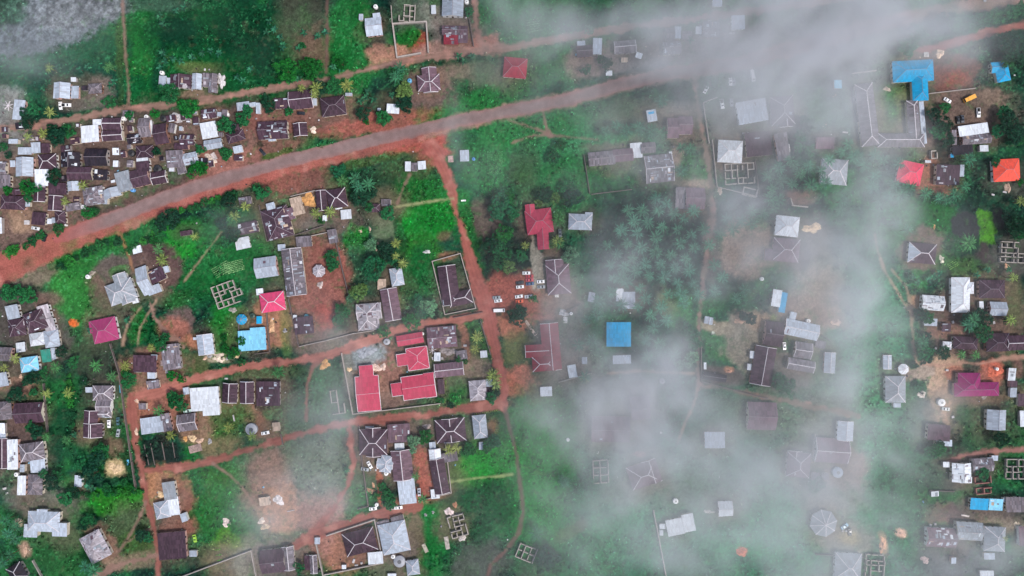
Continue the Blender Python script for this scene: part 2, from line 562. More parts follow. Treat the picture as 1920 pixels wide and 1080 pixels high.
# ---------------------------------------------------------------- ground, roads (one colour survey, metres from the map)
# routes: name, colour, [(px, py, width px), ...]
RED = (152, 88, 80); RED2 = (136, 84, 76); DUST = (134, 106, 96); PALE = (158, 130, 112); BRN = (104, 78, 74); GREYB = (112, 100, 98)
TARMAC = (124, 107, 106)
ROUTES = [
 ('verge', RED, [(-60,535,62),(0,507,58),(60,480,52),(110,456,50),(180,430,40),(240,411,38),(300,386,38),(360,364,36),(420,345,36),(475,328,36),(560,305,36),(640,288,36),(700,272,36),(760,256,34),(805,246,30)]),
 ('verge', (128,104,94), [(805,246,30),(855,230,29),(960,208,29),(1060,188,29),(1150,163,28),(1260,138,28),(1385,118,28),(1500,86,28),(1600,58,28),(1700,34,28),(1800,14,22),(1990,-16,22)]),
 ('main_road', TARMAC, [(108,448,18),(125,441,26),(180,421,28),(240,399,28),(300,375,28),(360,353,28),(420,336,27),(475,319,26),(560,296,26),(640,278,26),(700,262,26),(760,249,25),(805,239,25),(855,228,25),(960,207,26),(1060,188,26),(1150,162,25),(1260,137,24),(1385,118,24),(1500,86,24),(1600,58,24),(1700,34,22)]),
 ('dirt_road', DUST, [(-60,252,14),(0,243,14),(60,238,14),(120,228,14),(200,210,12),(243,203,12),(340,194,12),(420,182,11),(480,170,11),(560,158,11),(620,148,10),(690,130,10),(740,118,12),(800,108,15),(860,100,17),(920,92,17),(960,88,16),(1040,73,14),(1120,60,14),(1200,48,14),(1300,35,14),(1400,22,14),(1500,8,14),(1640,-14,14)]),
 ('dirt_road', DUST, [(890,-40,10),(890,0,10),(893,50,10),(898,74,13),(915,90,20)]),
 ('footpath', DUST, [(228,-30,5),(232,45,5),(236,110,5),(241,160,3),(243,203,5)]),
 ('footpath', BRN, [(613,-30,5),(614,60,5),(612,135,6)]),
 ('dirt_road', RED2, [(1980,30,13),(1920,46,13),(1860,60,13),(1800,76,13),(1750,90,12),(1715,97,10)]),
 ('dirt_road', RED, [(809,276,38),(815,284,34),(823,298,24),(838,330,20),(850,370,18),(857,405,11),(870,440,16),(880,480,20),(892,520,26),(905,548,32),(915,590,30),(925,640,22),(936,690,20),(945,735,18),(946,765,14)]),
 ('footpath', BRN, [(946,762,8),(955,800,6),(968,850,6),(976,910,7),(981,960,8),(972,1000,8),(950,1030,6),(920,1060,6),(905,1110,6)]),
 ('dirt_road', (156,100,90), [(905,590,16),(860,598,14),(820,605,14),(775,612,14),(735,622,16),(700,636,16),(660,650,17),(620,664,15),(580,672,13),(540,678,13),(500,683,14),(450,690,14),(400,702,16),(350,716,18),(290,738,18),(245,748,16)]),
 ('dirt_road', RED2, [(946,757,16),(900,763,15),(850,768,15),(800,778,15),(740,785,16),(670,792,16),(640,796,14),(590,806,12),(540,820,11),(480,838,11),(430,856,12),(380,868,14),(330,878,16),(275,882,14)]),
 ('footpath', RED2, [(606,672,8),(585,688,6),(576,720,4),(574,790,4)]),
 ('dirt_road', RED2, [(655,792,10),(659,840,10),(663,870,10),(652,912,10),(628,950,12),(600,990,16)]),
 ('dirt_road', RED2, [(782,950,18),(740,958,18),(700,968,18),(645,985,20),(590,1003,22),(560,1020,18),(540,1030,12)]),
 ('dirt_road', RED2, [(246,742,16),(249,790,16),(254,835,14),(266,880,12),(274,930,12),(284,970,12),(293,1010,12),(296,1045,10),(298,1110,12)]),
 ('footpath', DUST, [(295,1040,10),(250,1052,10),(210,1065,12),(165,1090,12)]),
 ('footpath', DUST, [(274,940,5),(262,970,5),(240,1010,4),(222,1035,6)]), ('footpath', DUST, [(284,990,4),(260,1002,3),(240,1016,3)]),
 ('footpath', DUST, [(400,870,6),(430,890,4),(455,915,4),(475,942,5)]),
 ('footpath', (150,110,80), [(221,437,9),(232,456,6),(240,475,4),(250,507,3)]),
 ('footpath', PALE, [(345,528,2.5),(400,455,2),(415,435,2)]),
 ('footpath', PALE, [(265,575,2),(241,605,3),(234,625,3),(230,645,6)]), ('footpath', PALE, [(293,562,3),(272,598,2.5),(262,615,3),(258,645,4)]), ('footpath', DUST, [(279,562,3),(290,595,4),(303,612,7),(320,632,14),(345,650,12)]),
 ('dirt_road', (118,104,94), [(1302,142,7),(1308,200,7),(1320,262,8),(1332,330,9),(1337,400,10),(1326,470,8),(1318,530,7),(1312,600,7),(1310,680,6),(1309,730,5)]),
 ('footpath', PALE, [(1308,728,4),(1300,760,3),(1285,792,3),(1270,830,3)]),
 ('dirt_road', (116,104,94), [(1310,722,6),(1370,730,8),(1440,745,9),(1520,762,10),(1610,778,8)]),
 ('footpath', PALE, [(1640,440,3),(1645,470,3),(1660,510,4),(1690,560,4),(1708,590,6),(1712,640,5),(1718,680,6)]),
 ('footpath', PALE, [(1672,505,3),(1700,540,3),(1710,590,6)]),
 ('footpath', (166,128,112), [(1716,680,8),(1765,686,4),(1800,680,3),(1840,682,3),(1880,672,8),(1930,668,10)]),
 ('dirt_road', (140,100,94), [(1775,868,8),(1800,856,9),(1860,846,9),(1980,840,9)]),
 ('footpath', PALE, [(1140,700,4),(1200,696,5),(1300,700,4)]),
 ('footpath', DUST, [(955,226,4),(1000,240,4),(1028,250,8)]), ('footpath', DUST, [(1018,208,4),(1024,238,4),(1030,252,12)]), ('footpath', DUST, [(1028,254,6),(1060,256,3),(1120,262,3)]), ('footpath', DUST, [(1028,252,6),(990,256,3),(960,268,3)]),
 ('footpath', (150,150,110), [(742,388,3),(790,380,4),(850,372,4)]),
 ('footpath', DUST, [(745,382,5),(757,350,4),(768,328,6)]),
 ('footpath', (150,160,110), [(838,905,3),(880,898,3),(960,890,3)]),
]
# blobs: cx, cy, rx, ry, rot, colour, strength, softness
DIRT = (88, 72, 72)
BLOBS = [
 (1130,340,150,80,0,(70,164,104),.7,.6),(1080,250,130,50,-8,(66,160,100),.6,.6),(1330,940,260,170,0,(72,160,116),.6,.7),(1640,820,80,250,-4,(72,160,110),.6,.6),(1110,560,60,100,0,(60,150,100),.6,.6),(1600,570,110,100,0,(74,156,112),.5,.6),(1010,880,70,150,0,(40,140,64),.6,.5),(1450,720,120,100,0,(76,150,110),.4,.7),
 # fields
 (420,110,230,120,10,(26,96,50),.8,.5),(110,120,120,70,-12,(36,96,66),.9,.35),(270,90,26,75,3,(30,112,48),.8,.3),(270,170,30,35,0,(24,98,52),.8,.3),(225,110,9,85,0,(74,104,58),.7,.4),
 (330,60,60,40,10,(16,60,44),.8,.6),(450,60,60,60,0,(18,64,44),.8,.6),(140,150,110,30,0,(20,70,60),.7,.5),(300,130,16,50,0,(18,64,48),.7,.5),(500,100,30,60,0,(16,58,42),.7,.5),(480,160,60,14,0,(22,80,50),.6,.5),
 (655,80,40,110,4,(34,112,54),.85,.25),(870,-20,1,1,0,(30,100,50),.1,.3),(960,40,70,60,0,(34,118,60),.85,.3),(570,40,44,80,0,(86,74,66),.55,.35),(590,90,30,40,0,(120,84,76),.6,.4),
 (60,40,150,55,-8,(116,116,124),.9,.15),(160,22,90,24,-8,(118,116,122),.9,.2),(10,65,60,38,0,(96,98,106),.7,.3),(10,20,38,34,0,(60,96,78),.8,.3),(300,8,70,14,0,(70,100,84),.7,.4),
 (860,170,110,60,-8,(40,110,58),.6,.5),(870,195,130,24,-14,(34,120,54),.75,.4),(1000,225,110,40,-10,(46,120,60),.6,.5),
 (520,208,44,14,-16,(92,110,64),.4,.5),
 # settlement soil, north of the road
 (170,300,200,70,-18,DIRT,.85,.35),(400,245,170,42,-12,(92,72,70),.85,.35),(560,225,120,34,-10,(132,84,78),.85,.35),(700,232,110,18,-12,(162,88,80),.8,.4),(60,400,120,60,-24,(118,92,86),.9,.3),(20,300,80,80,0,(104,90,88),.8,.35),
 (330,365,190,22,-20,(140,92,86),.85,.4),(240,385,60,14,-22,(70,58,60),.55,.5),(320,345,40,12,-14,(60,54,56),.6,.4),(500,285,80,14,-12,(140,92,84),.7,.4),
 (420,300,60,26,-14,(152,100,92),.8,.4),(40,412,26,24,0,(168,132,112),.8,.4),(510,292,22,6,-12,(70,110,50),.8,.3),(535,283,13,5,-8,(60,110,44),.8,.3),
 (16,210,34,50,0,(140,134,134),.75,.35),(185,170,20,22,0,(108,98,96),.7,.4),(160,195,50,14,-6,(112,96,92),.7,.4),(365,178,30,8,-4,(150,118,104),.7,.4),(370,125,36,10,0,(96,104,60),.6,.4),
 (735,105,50,22,-12,(168,118,100),.9,.3),(715,92,20,12,0,(150,106,92),.8,.4),(785,80,18,22,-8,(150,72,60),.9,.15),(762,65,22,24,-4,(34,108,46),.9,.2),
 (820,30,40,30,0,(130,126,118),.75,.4),(855,60,50,40,0,(126,106,102),.75,.4),(830,90,60,14,-8,(150,112,104),.8,.4),(905,86,30,20,0,(168,104,92),.85,.35),(765,20,30,30,0,(90,88,80),.6,.4),
 (805,165,50,42,-6,(104,80,80),.8,.3),(850,140,44,22,0,(128,104,92),.7,.4),(720,236,60,12,-10,(150,84,74),.8,.4),(920,140,50,24,0,(104,102,84),.5,.4),
 (1110,115,60,28,-6,(140,112,106),.75,.4),(1250,95,130,34,-10,(128,112,112),.75,.4),(1380,90,100,40,-10,(126,110,110),.7,.4),(1560,80,160,50,-12,(128,114,114),.6,.5),
 (1040,20,60,30,0,(60,104,72),.5,.5),(1160,235,50,18,0,(92,74,74),.6,.5),(1180,205,60,20,0,(100,92,80),.5,.5),
 (1345,165,40,30,0,(46,108,60),.6,.4),(1350,225,60,60,0,(84,104,78),.6,.5),(1270,205,45,14,-4,(146,124,116),.6,.5),(1390,250,70,60,0,(106,94,90),.6,.5),
 # school and right top
 (1560,200,90,80,0,(110,108,112),.5,.5),(1790,140,50,34,-4,(122,70,64),.85,.25),(1795,150,24,16,0,(150,72,58),.8,.5),(1820,210,90,50,0,(124,92,88),.8,.4),(1760,100,80,16,-10,(120,84,78),.7,.4),(1800,92,26,9,0,(66,92,54),.7,.4),
 (1680,215,44,54,0,(94,124,70),.85,.3),(1670,200,14,40,0,(54,118,60),.7,.4),(1860,185,26,18,0,(146,114,102),.7,.4),(1790,300,40,20,0,(100,66,60),.5,.5),
 (1740,330,20,40,0,(156,100,84),.85,.4),(1765,350,40,18,0,(152,100,86),.8,.4),(1890,340,40,30,0,(104,92,86),.6,.5),(1800,330,20,40,0,(36,110,56),.5,.4),
 (1730,425,90,48,8,(30,112,46),.9,.3),(1860,160,80,400,0,(50,80,60),.25,.6),
 (1806,422,20,30,-6,(52,50,54),.92,.15),(1845,423,20,36,-4,(84,150,40),.95,.12),(1872,413,12,22,0,(56,52,54),.85,.2),(1847,478,20,26,10,(64,50,52),.9,.2),(1815,490,24,12,0,(54,46,50),.85,.25),
 (1732,472,46,44,0,(116,92,84),.85,.2),(1725,520,22,18,0,(36,116,50),.8,.3),(1800,500,60,20,10,(44,112,46),.7,.4),(1896,480,36,40,0,(88,80,76),.7,.3),
 (1720,565,12,14,0,(172,128,100),.9,.3),(1800,620,60,60,0,(96,74,72),.75,.4),(1770,625,40,14,0,(148,108,96),.85,.4),(1880,600,50,60,0,(110,84,78),.7,.4),(1900,570,14,40,0,(90,100,60),.5,.5),
 (1770,730,30,70,4,(186,146,124),.95,.3),(1722,700,26,18,0,(168,140,128),.85,.3),(1800,760,14,50,0,(150,112,96),.7,.4),(1855,700,24,22,0,(176,92,76),.9,.3),(1788,700,18,14,0,(160,96,80),.8,.4),(1830,780,40,50,0,(46,100,54),.8,.35),(1910,690,14,20,0,(120,84,78),.7,.4),
 (1730,780,34,44,0,(96,92,90),.7,.4),(1830,745,80,10,0,(110,90,70),.6,.5),(1870,830,60,40,0,(64,98,66),.6,.5),(1790,870,60,14,-4,(120,90,84),.7,.5),(1760,900,60,30,0,(88,80,80),.65,.5),
 (1760,965,40,22,-2,(138,86,80),.85,.3),(1840,960,90,24,0,(110,94,94),.75,.4),(1870,985,50,16,0,(160,138,120),.6,.5),(1700,900,60,130,0,(52,104,68),.7,.5),(1740,930,24,14,0,(48,112,54),.7,.4),
 (1580,880,50,40,0,(150,112,104),.8,.35),(1560,930,70,40,0,(126,114,110),.7,.5),(1580,1010,60,36,0,(140,128,120),.75,.4),(1655,1020,8,24,-4,(200,152,116),.8,.4),(1689,1000,11,10,0,(198,154,130),.9,.3),(1820,1060,90,30,0,(112,104,110),.6,.5),
 (1590,1010,20,16,0,(172,152,120),.7,.5),
 # centre right
 (1400,470,50,56,10,(160,128,114),.85,.35),(1330,470,14,60,0,(140,112,106),.6,.4),(1505,450,60,50,0,(118,104,98),.7,.4),(1540,540,50,50,0,(150,126,116),.75,.5),(1555,600,30,20,0,(186,152,128),.8,.5),
 (1510,590,60,40,-8,(146,120,112),.75,.5),(1505,480,16,26,0,(76,72,76),.7,.4),(1500,370,30,14,0,(128,92,84),.7,.5),(1350,650,34,36,0,(58,128,72),.9,.2),(1400,640,40,60,0,(150,132,118),.85,.25),(1345,615,40,12,10,(168,146,126),.85,.3),(1410,600,30,18,14,(176,140,118),.8,.4),
 (1350,705,50,16,6,(92,76,78),.75,.3),(1366,695,8,6,0,(190,130,104),.9,.4),(1470,700,60,40,0,(112,96,96),.7,.4),(1380,770,60,40,0,(110,112,100),.5,.5),(1500,800,44,30,0,(48,120,60),.7,.4),(1440,850,120,50,0,(80,110,86),.4,.5),
 (1550,780,70,50,0,(124,104,108),.6,.5),(1270,300,14,40,0,(160,130,116),.75,.4),(1302,320,30,34,0,(44,118,58),.9,.25),(1310,345,30,10,0,(176,148,130),.8,.4),(1180,330,90,36,0,(42,122,62),.85,.3),(1130,275,40,8,0,(108,88,82),.6,.4),
 (1060,340,90,60,0,(42,112,60),.7,.4),(980,320,24,50,0,(72,72,56),.5,.5),(920,300,40,60,0,(44,128,66),.8,.35),(910,420,22,50,-6,(98,78,74),.8,.4),(878,420,12,56,-8,(44,120,58),.85,.3),(888,470,18,40,0,(40,100,52),.8,.4),
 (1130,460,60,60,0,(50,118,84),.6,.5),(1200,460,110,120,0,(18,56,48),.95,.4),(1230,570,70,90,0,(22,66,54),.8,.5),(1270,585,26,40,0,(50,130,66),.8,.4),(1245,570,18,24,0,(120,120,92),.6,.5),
 (1000,560,46,46,0,(162,96,84),.9,.3),(1015,510,20,34,0,(172,158,148),.9,.15),(1004,480,9,40,-4,(160,146,134),.85,.2),(1036,480,20,16,0,(104,78,66),.8,.25),(1050,560,44,30,0,(140,108,98),.8,.35),(945,545,40,40,0,(166,90,80),.85,.4),
 (965,610,30,30,0,(184,110,88),.85,.4),(970,655,30,36,0,(104,104,64),.8,.4),(975,715,32,24,0,(184,104,84),.92,.3),(1075,640,24,60,0,(128,106,104),.6,.5),(1060,700,60,40,0,(130,112,104),.6,.5),
 (1010,760,60,40,0,(76,108,64),.6,.5),(1010,860,60,130,0,(22,112,44),.85,.4),(990,840,24,30,0,(20,92,38),.7,.5),(1040,1000,60,90,-10,(32,98,56),.6,.5),(1070,995,36,12,-30,(78,84,60),.8,.4),(900,1060,60,50,-40,(86,84,80),.7,.4),(1000,1062,30,30,-30,(80,84,72),.5,.5),
 (1160,780,60,80,0,(120,112,112),.6,.5),(1200,920,90,30,0,(118,112,110),.6,.5),(1300,920,60,60,0,(112,110,104),.5,.5),(1290,1060,50,30,0,(96,92,98),.5,.5),(1380,930,60,40,0,(90,110,88),.5,.5),
 (1391,1035,9,11,0,(190,110,80),.95,.25),(1198,852,12,5,0,(170,110,104),.8,.4),
 # centre block
 (760,320,60,24,-10,(86,104,62),.6,.5),(690,300,90,10,-12,(90,110,56),.6,.4),(560,340,60,22,-14,(128,80,74),.85,.35),(530,340,30,20,0,(142,86,76),.8,.4),(490,320,60,10,-14,(150,88,78),.6,.4),
 (800,410,60,40,-6,(22,132,44),.95,.25),(760,420,16,30,20,(20,150,48),.9,.4),(790,355,52,26,-10,(32,112,46),.85,.3),(790,465,44,34,0,(50,128,48),.9,.35),(835,440,14,10,0,(112,90,72),.7,.4),(840,480,22,9,-8,(150,96,80),.7,.4),(790,520,34,70,0,(28,110,54),.9,.4),
 (665,450,22,26,10,(34,138,44),.9,.25),(710,410,30,20,0,(96,96,76),.7,.5),(722,430,24,50,0,(104,112,88),.75,.4),(748,430,12,50,-8,(34,80,46),.7,.4),(670,500,30,60,0,(60,92,72),.7,.5),(625,400,50,36,0,(92,84,82),.8,.35),(575,410,30,26,0,(104,96,92),.85,.3),
 (690,360,60,44,0,(36,74,52),.6,.5),(735,378,30,22,0,(112,96,76),.6,.5),(579,375,30,20,-10,(120,100,82),.6,.4),
 (600,510,54,70,-6,(142,86,78),.92,.25),(590,570,50,50,0,(150,92,84),.85,.35),(600,600,30,30,0,(160,68,62),.7,.5),(560,620,44,34,0,(130,96,88),.8,.35),(510,610,32,44,-6,(168,114,88),.95,.22),(495,640,20,14,0,(160,100,80),.8,.4),(535,615,10,50,-4,(110,120,60),.6,.4),
 (620,640,70,24,-14,(128,106,98),.7,.4),(530,440,40,8,-12,(44,104,46),.7,.4),(500,470,34,30,0,(84,82,74),.6,.4),
 (420,480,120,80,-20,(34,114,56),.75,.4),(340,450,34,36,0,(36,146,48),.85,.3),(350,435,26,14,0,(96,82,76),.6,.5),(370,440,60,30,0,(44,110,56),.4,.5),(200,460,60,20,-24,(40,112,54),.7,.4),(140,510,60,50,-30,(52,128,60),.85,.35),
 (60,520,50,20,-20,(122,104,92),.8,.4),(225,500,44,26,-24,(96,80,78),.85,.3),(228,508,20,12,-14,(76,128,72),.95,.2),(290,500,50,44,-20,(92,66,68),.9,.25),(190,560,22,44,-20,(118,88,82),.8,.3),
 (340,600,22,30,-10,(104,84,82),.9,.25),(352,610,10,20,0,(98,78,76),.8,.3),(330,560,30,16,0,(60,116,58),.5,.4),(160,610,60,60,0,(56,104,62),.7,.4),(135,560,40,50,0,(56,134,60),.8,.35),(255,610,20,38,10,(28,102,46),.9,.25),(285,620,22,26,0,(24,92,50),.85,.3),
 (330,620,26,30,-30,(160,98,86),.75,.4),(370,640,26,14,0,(184,116,92),.8,.4),(410,670,26,12,10,(196,170,150),.9,.3),(370,680,26,24,0,(92,96,60),.7,.4),(430,610,40,40,-8,(32,118,46),.85,.3),(420,650,20,34,0,(48,128,52),.7,.4),(135,605,9,7,0,(196,104,60),.95,.3),
 (40,600,70,60,0,(96,82,80),.7,.4),(90,560,30,16,0,(120,92,86),.7,.4),(110,640,22,36,0,(74,66,72),.7,.4),(30,700,50,40,0,(104,84,78),.6,.4),(65,735,24,14,0,(156,108,98),.9,.3),(20,720,30,10,-14,(146,108,94),.8,.4),
 (160,680,70,40,0,(74,72,62),.6,.5),(110,770,60,90,0,(34,82,54),.7,.4),(105,740,44,26,0,(36,112,54),.6,.4),(10,820,70,60,0,(96,76,78),.7,.4),(60,930,60,30,0,(104,98,94),.75,.4),
 (220,850,40,50,0,(54,92,50),.6,.5),(210,840,22,20,0,(122,96,82),.7,.4),(216,878,18,16,0,(190,160,124),.9,.3),(255,700,20,36,0,(96,100,70),.6,.4),(300,760,60,50,0,(160,100,86),.9,.3),(290,690,60,30,0,(140,96,86),.85,.35),(400,820,50,40,0,(130,112,84),.8,.35),
 (450,775,30,30,0,(176,120,100),.9,.3),(500,800,36,28,0,(158,96,82),.85,.3),(440,760,30,30,0,(60,110,60),.5,.5),(420,790,50,34,0,(44,112,48),.75,.4),(365,800,30,30,0,(150,110,92),.7,.4),(508,778,16,12,0,(60,130,60),.8,.4),
 (299,850,34,26,0,(34,50,46),.95,.12),(400,930,70,60,-10,(56,122,44),.85,.35),(360,920,20,80,-4,(24,112,50),.9,.4),(430,980,60,70,0,(40,116,52),.8,.4),(423,1010,22,20,0,(84,150,40),.8,.4),
 (220,940,60,24,-4,(48,132,44),.9,.3),(165,950,20,14,0,(40,134,50),.8,.3),(240,980,50,40,0,(92,108,76),.7,.4),(260,1020,40,30,0,(72,104,52),.8,.4),(120,1040,60,40,0,(44,100,54),.8,.4),(100,950,60,24,0,(104,98,88),.75,.4),(195,1020,24,44,-25,(140,104,92),.8,.3),(35,980,10,8,0,(184,156,136),.9,.4),
 (48,1030,12,14,0,(176,136,120),.8,.4),(130,1000,30,30,0,(96,88,72),.6,.5),(310,920,44,40,0,(176,120,92),.85,.3),(335,960,30,60,0,(144,84,74),.8,.35),(250,1050,60,16,-10,(140,116,98),.7,.4),(440,1050,60,40,-20,(150,120,98),.6,.4),(460,1050,24,40,0,(140,132,120),.7,.4),
 (610,730,44,60,0,(70,108,76),.8,.4),(500,700,80,14,-4,(90,120,72),.5,.4),(490,720,50,12,0,(140,110,100),.5,.4),(545,770,40,60,0,(86,100,84),.6,.5),(720,700,40,54,-8,(152,104,94),.9,.25),(685,668,34,22,-8,(150,152,156),.9,.25),(655,690,12,50,-8,(128,122,116),.8,.3),
 (735,750,40,20,-8,(132,98,92),.7,.4),(800,765,80,10,-8,(84,110,66),.7,.4),(890,640,26,40,-8,(66,118,64),.85,.3),(870,640,8,40,-6,(162,104,88),.8,.3),(892,695,30,24,0,(142,120,104),.85,.3),(857,735,24,22,0,(36,120,54),.9,.25),(840,665,30,16,0,(120,100,98),.7,.4),(905,760,50,12,-8,(156,90,78),.8,.4),
 (560,790,90,30,-10,(84,108,84),.6,.5),(560,900,110,80,0,(108,104,100),.7,.5),(500,900,44,70,10,(150,112,100),.75,.5),(590,960,70,40,-14,(156,112,104),.85,.45),(600,870,60,60,0,(104,122,98),.7,.5),(520,960,36,44,0,(176,124,100),.85,.35),(680,900,34,70,4,(48,112,58),.75,.4),(540,1010,60,14,0,(96,122,88),.6,.4),
 (700,880,44,44,0,(90,92,78),.7,.4),(712,905,6,50,-3,(166,92,74),.9,.3),(795,880,24,46,-8,(166,88,76),.95,.25),(690,820,44,40,0,(92,78,80),.7,.4),(800,800,60,40,0,(104,80,78),.7,.4),(800,932,60,12,-14,(160,90,78),.8,.35),
 (870,890,40,30,-10,(96,100,62),.85,.4),(920,860,50,50,-10,(30,126,46),.85,.35),(890,960,80,60,-10,(18,86,46),.8,.4),(800,1000,44,60,0,(28,120,54),.9,.3),(850,985,34,36,0,(104,96,76),.8,.35),(780,1000,16,50,-6,(120,92,82),.7,.4),(930,800,30,40,0,(30,90,42),.7,.4),(925,800,12,16,0,(150,88,60),.6,.5),
 (650,1030,50,44,-12,(160,108,92),.9,.25),(600,1020,20,40,0,(160,110,100),.8,.35),(735,1040,44,50,0,(128,110,104),.85,.3),(700,1072,60,16,-5,(60,104,60),.5,.4),(520,1050,60,40,0,(118,104,102),.8,.35),
]
BLOBS += [(780,272,56,12,-10,(168,84,74),.9,.5),(826,270,22,24,0,(172,84,74),.95,.4),(800,290,30,20,0,(150,84,74),.7,.6),(1010,900,50,120,0,(30,150,56),.55,.6),(920,870,60,30,-10,(44,160,56),.5,.6),(90,180,1,1,0,(40,90,60),.1,.5)]
hr = random.Random(44)                      # trodden soil worn round the houses
for ln in HOUSES.strip().split('\n'):
    for t in ln.split('=')[0].split('|')[1:]:
        q = t.split(); x_, y_, w_, h_ = (float(v) for v in q[1:5])
        if w_ * h_ > 250 and hr.random() < .75:
            pad = hr.uniform(7, 15); BLOBS.append((x_ + hr.uniform(-5, 5), y_ + hr.uniform(-4, 6), w_ / 2 + pad, h_ / 2 + pad, float(q[5]) if len(q) > 5 else 0, hr.choice([(122,94,86),(134,98,88),(110,92,82)]), .5, .7))
step = 1.6
gx = np.concatenate([[-9000, -5000, -3000, -1800, -1100, -700, -450, -300, -200, -130], np.arange(-90, 2011, step), [2050, 2120, 2220, 2370, 2620, 3020, 3720, 4920, 6900, 10900]])
gy = np.concatenate([[-9800, -5800, -3800, -2600, -1600, -1000, -600, -400, -250, -130], np.arange(-80, 1161, step), [1210, 1330, 1480, 1680, 2080, 2680, 3680, 4880, 6880, 10880]])
X, Y = np.meshgrid(gx, gy)
def survey(X, Y):
    f1 = fbm(X, Y, 120, 4, 3); f2 = fbm(X, Y, 26, 4, 5); f3 = fbm(X, Y, 7, 3, 9)
    f4 = fbm(X, Y, 3.2, 2, 15)
    A, Bc, C = (np.array(lin(c)) for c in ((14, 42, 36), (22, 68, 48), (34, 96, 50)))
    t = np.clip((f1 - .5) * 2.2 + (f2 - .5) * 1.6 + .45, 0, 1)[..., None]
    col = np.where(t < .5, A + (Bc - A) * t * 2, Bc + (C - Bc) * (t * 2 - 1))
    veg = np.ones(X.shape)
    wx = X + (fbm(X, Y, 30, 4, 21) - .5) * 34 + (fbm(X, Y, 7, 2, 22) - .5) * 9
    wy = Y + (fbm(X, Y, 30, 4, 23) - .5) * 34 + (fbm(X, Y, 7, 2, 24) - .5) * 9
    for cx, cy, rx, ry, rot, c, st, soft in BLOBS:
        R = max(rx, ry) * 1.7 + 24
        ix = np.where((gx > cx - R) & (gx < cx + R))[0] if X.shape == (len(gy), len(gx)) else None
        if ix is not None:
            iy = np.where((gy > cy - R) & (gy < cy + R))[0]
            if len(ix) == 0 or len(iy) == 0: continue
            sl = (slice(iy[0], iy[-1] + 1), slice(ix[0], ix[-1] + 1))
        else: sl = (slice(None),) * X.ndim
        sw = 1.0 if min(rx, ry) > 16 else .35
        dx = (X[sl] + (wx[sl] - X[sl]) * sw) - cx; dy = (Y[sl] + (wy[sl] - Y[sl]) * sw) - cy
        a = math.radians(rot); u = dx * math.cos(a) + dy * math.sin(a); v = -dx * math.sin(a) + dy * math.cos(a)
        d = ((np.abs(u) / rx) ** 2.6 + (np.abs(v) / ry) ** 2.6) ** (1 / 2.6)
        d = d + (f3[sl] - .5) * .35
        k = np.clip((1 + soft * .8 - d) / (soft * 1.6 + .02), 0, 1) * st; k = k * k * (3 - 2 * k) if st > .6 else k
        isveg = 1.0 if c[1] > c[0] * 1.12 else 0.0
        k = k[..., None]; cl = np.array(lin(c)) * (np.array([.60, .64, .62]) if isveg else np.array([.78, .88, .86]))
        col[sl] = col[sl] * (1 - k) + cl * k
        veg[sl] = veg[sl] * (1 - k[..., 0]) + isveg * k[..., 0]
    # fine mottling: weeds in the soil, bare spots in the green
    mot = np.clip((f3 - .60) * 6, 0, 1) * np.clip((f2 - .3) * 3, 0, 1)
    soil = np.array(lin((112, 92, 82))); weed = np.array(lin((60, 96, 56)))
    k = (mot * np.where(veg > .5, .16, .5))[..., None]
    col = col * (1 - k) + np.where(veg[..., None] > .5, soil, weed) * k
    gl = np.clip((f4 - .62) * 5, 0, 1) * np.clip((fbm(X, Y, 40, 2, 44) - .42) * 4, 0, 1) * .35 * (veg > .5)
    col = col * (1 - gl[..., None]) + np.array(lin((60, 130, 84))) * gl[..., None]
    col = col * (0.55 + .9 * f4)[..., None] * (0.8 + .4 * fbm(X, Y, 60, 3, 45))[..., None]
    rk = np.clip((270 - X) / 40, 0, 1) * np.clip((95 - .28 * X - Y) / 18 + .5, 0, 1)
    ro = fbm(X, Y, 9, 4, 81, .7); col = col * (1 + (rk * np.clip((ro - .52) * 2.6, -.45, .6))[..., None])
    rid = np.zeros(X.shape, int)
    for i, (nm, c, pts) in enumerate(ROUTES):
        if nm == 'main_road': pts = [(p[0], p[1], p[2] * .93) for p in pts]
        xs = [p[0] for p in pts]; ys = [p[1] for p in pts]; wm = max(p[2] for p in pts) + 14
        if X.shape == (len(gy), len(gx)):
            ix = np.where((gx > min(xs) - wm) & (gx < max(xs) + wm))[0]; iy = np.where((gy > min(ys) - wm) & (gy < max(ys) + wm))[0]
            sl = (slice(iy[0], iy[-1] + 1), slice(ix[0], ix[-1] + 1))
        else: sl = (slice(None),) * X.ndim
        jit = (4.6 if nm != 'main_road' else 1.8)
        x = X[sl]; y = Y[sl]; best = np.full(x.shape, 1e9); along = np.zeros(x.shape)
        for (x0, y0, w0), (x1, y1, w1) in zip(pts[:-1], pts[1:]):
            ex, ey = x1 - x0, y1 - y0; L2 = ex * ex + ey * ey
            t = np.clip(((x - x0) * ex + (y - y0) * ey) / L2, 0, 1)
            px_, py_ = x - x0 - t * ex, y - y0 - t * ey
            d = np.hypot(px_, py_) - (w0 + (w1 - w0) * t) / 2
            sd_ = (px_ * ey - py_ * ex) / math.sqrt(L2)
            along = np.where(d < best, sd_, along); best = np.minimum(best, d)
        wmean = sum(p[2] for p in pts) / len(pts)
        best = best + (f3[sl] - .5) * jit * (1 if wmean > 7 else .5) * 2 + (f2[sl] - .5) * jit * (2.0 if wmean > 7 else .6)
        soft = 4.6 if nm != 'main_road' else 2.2
        if nm == 'verge': soft = 7; jit = 7
        k = np.clip((soft * .5 - best) / soft, 0, 1)[..., None] * (.92 if wmean > 7 else .8) * (np.clip(.35 + 1.1 * fbm(x, y, 26, 4, 57), .3, 1)[..., None] if nm == 'verge' else 1)
        cl = np.array(lin(c)) * np.ones(x.shape + (3,))
        tracks = np.cos(along / 3.4 * math.pi)[..., None]
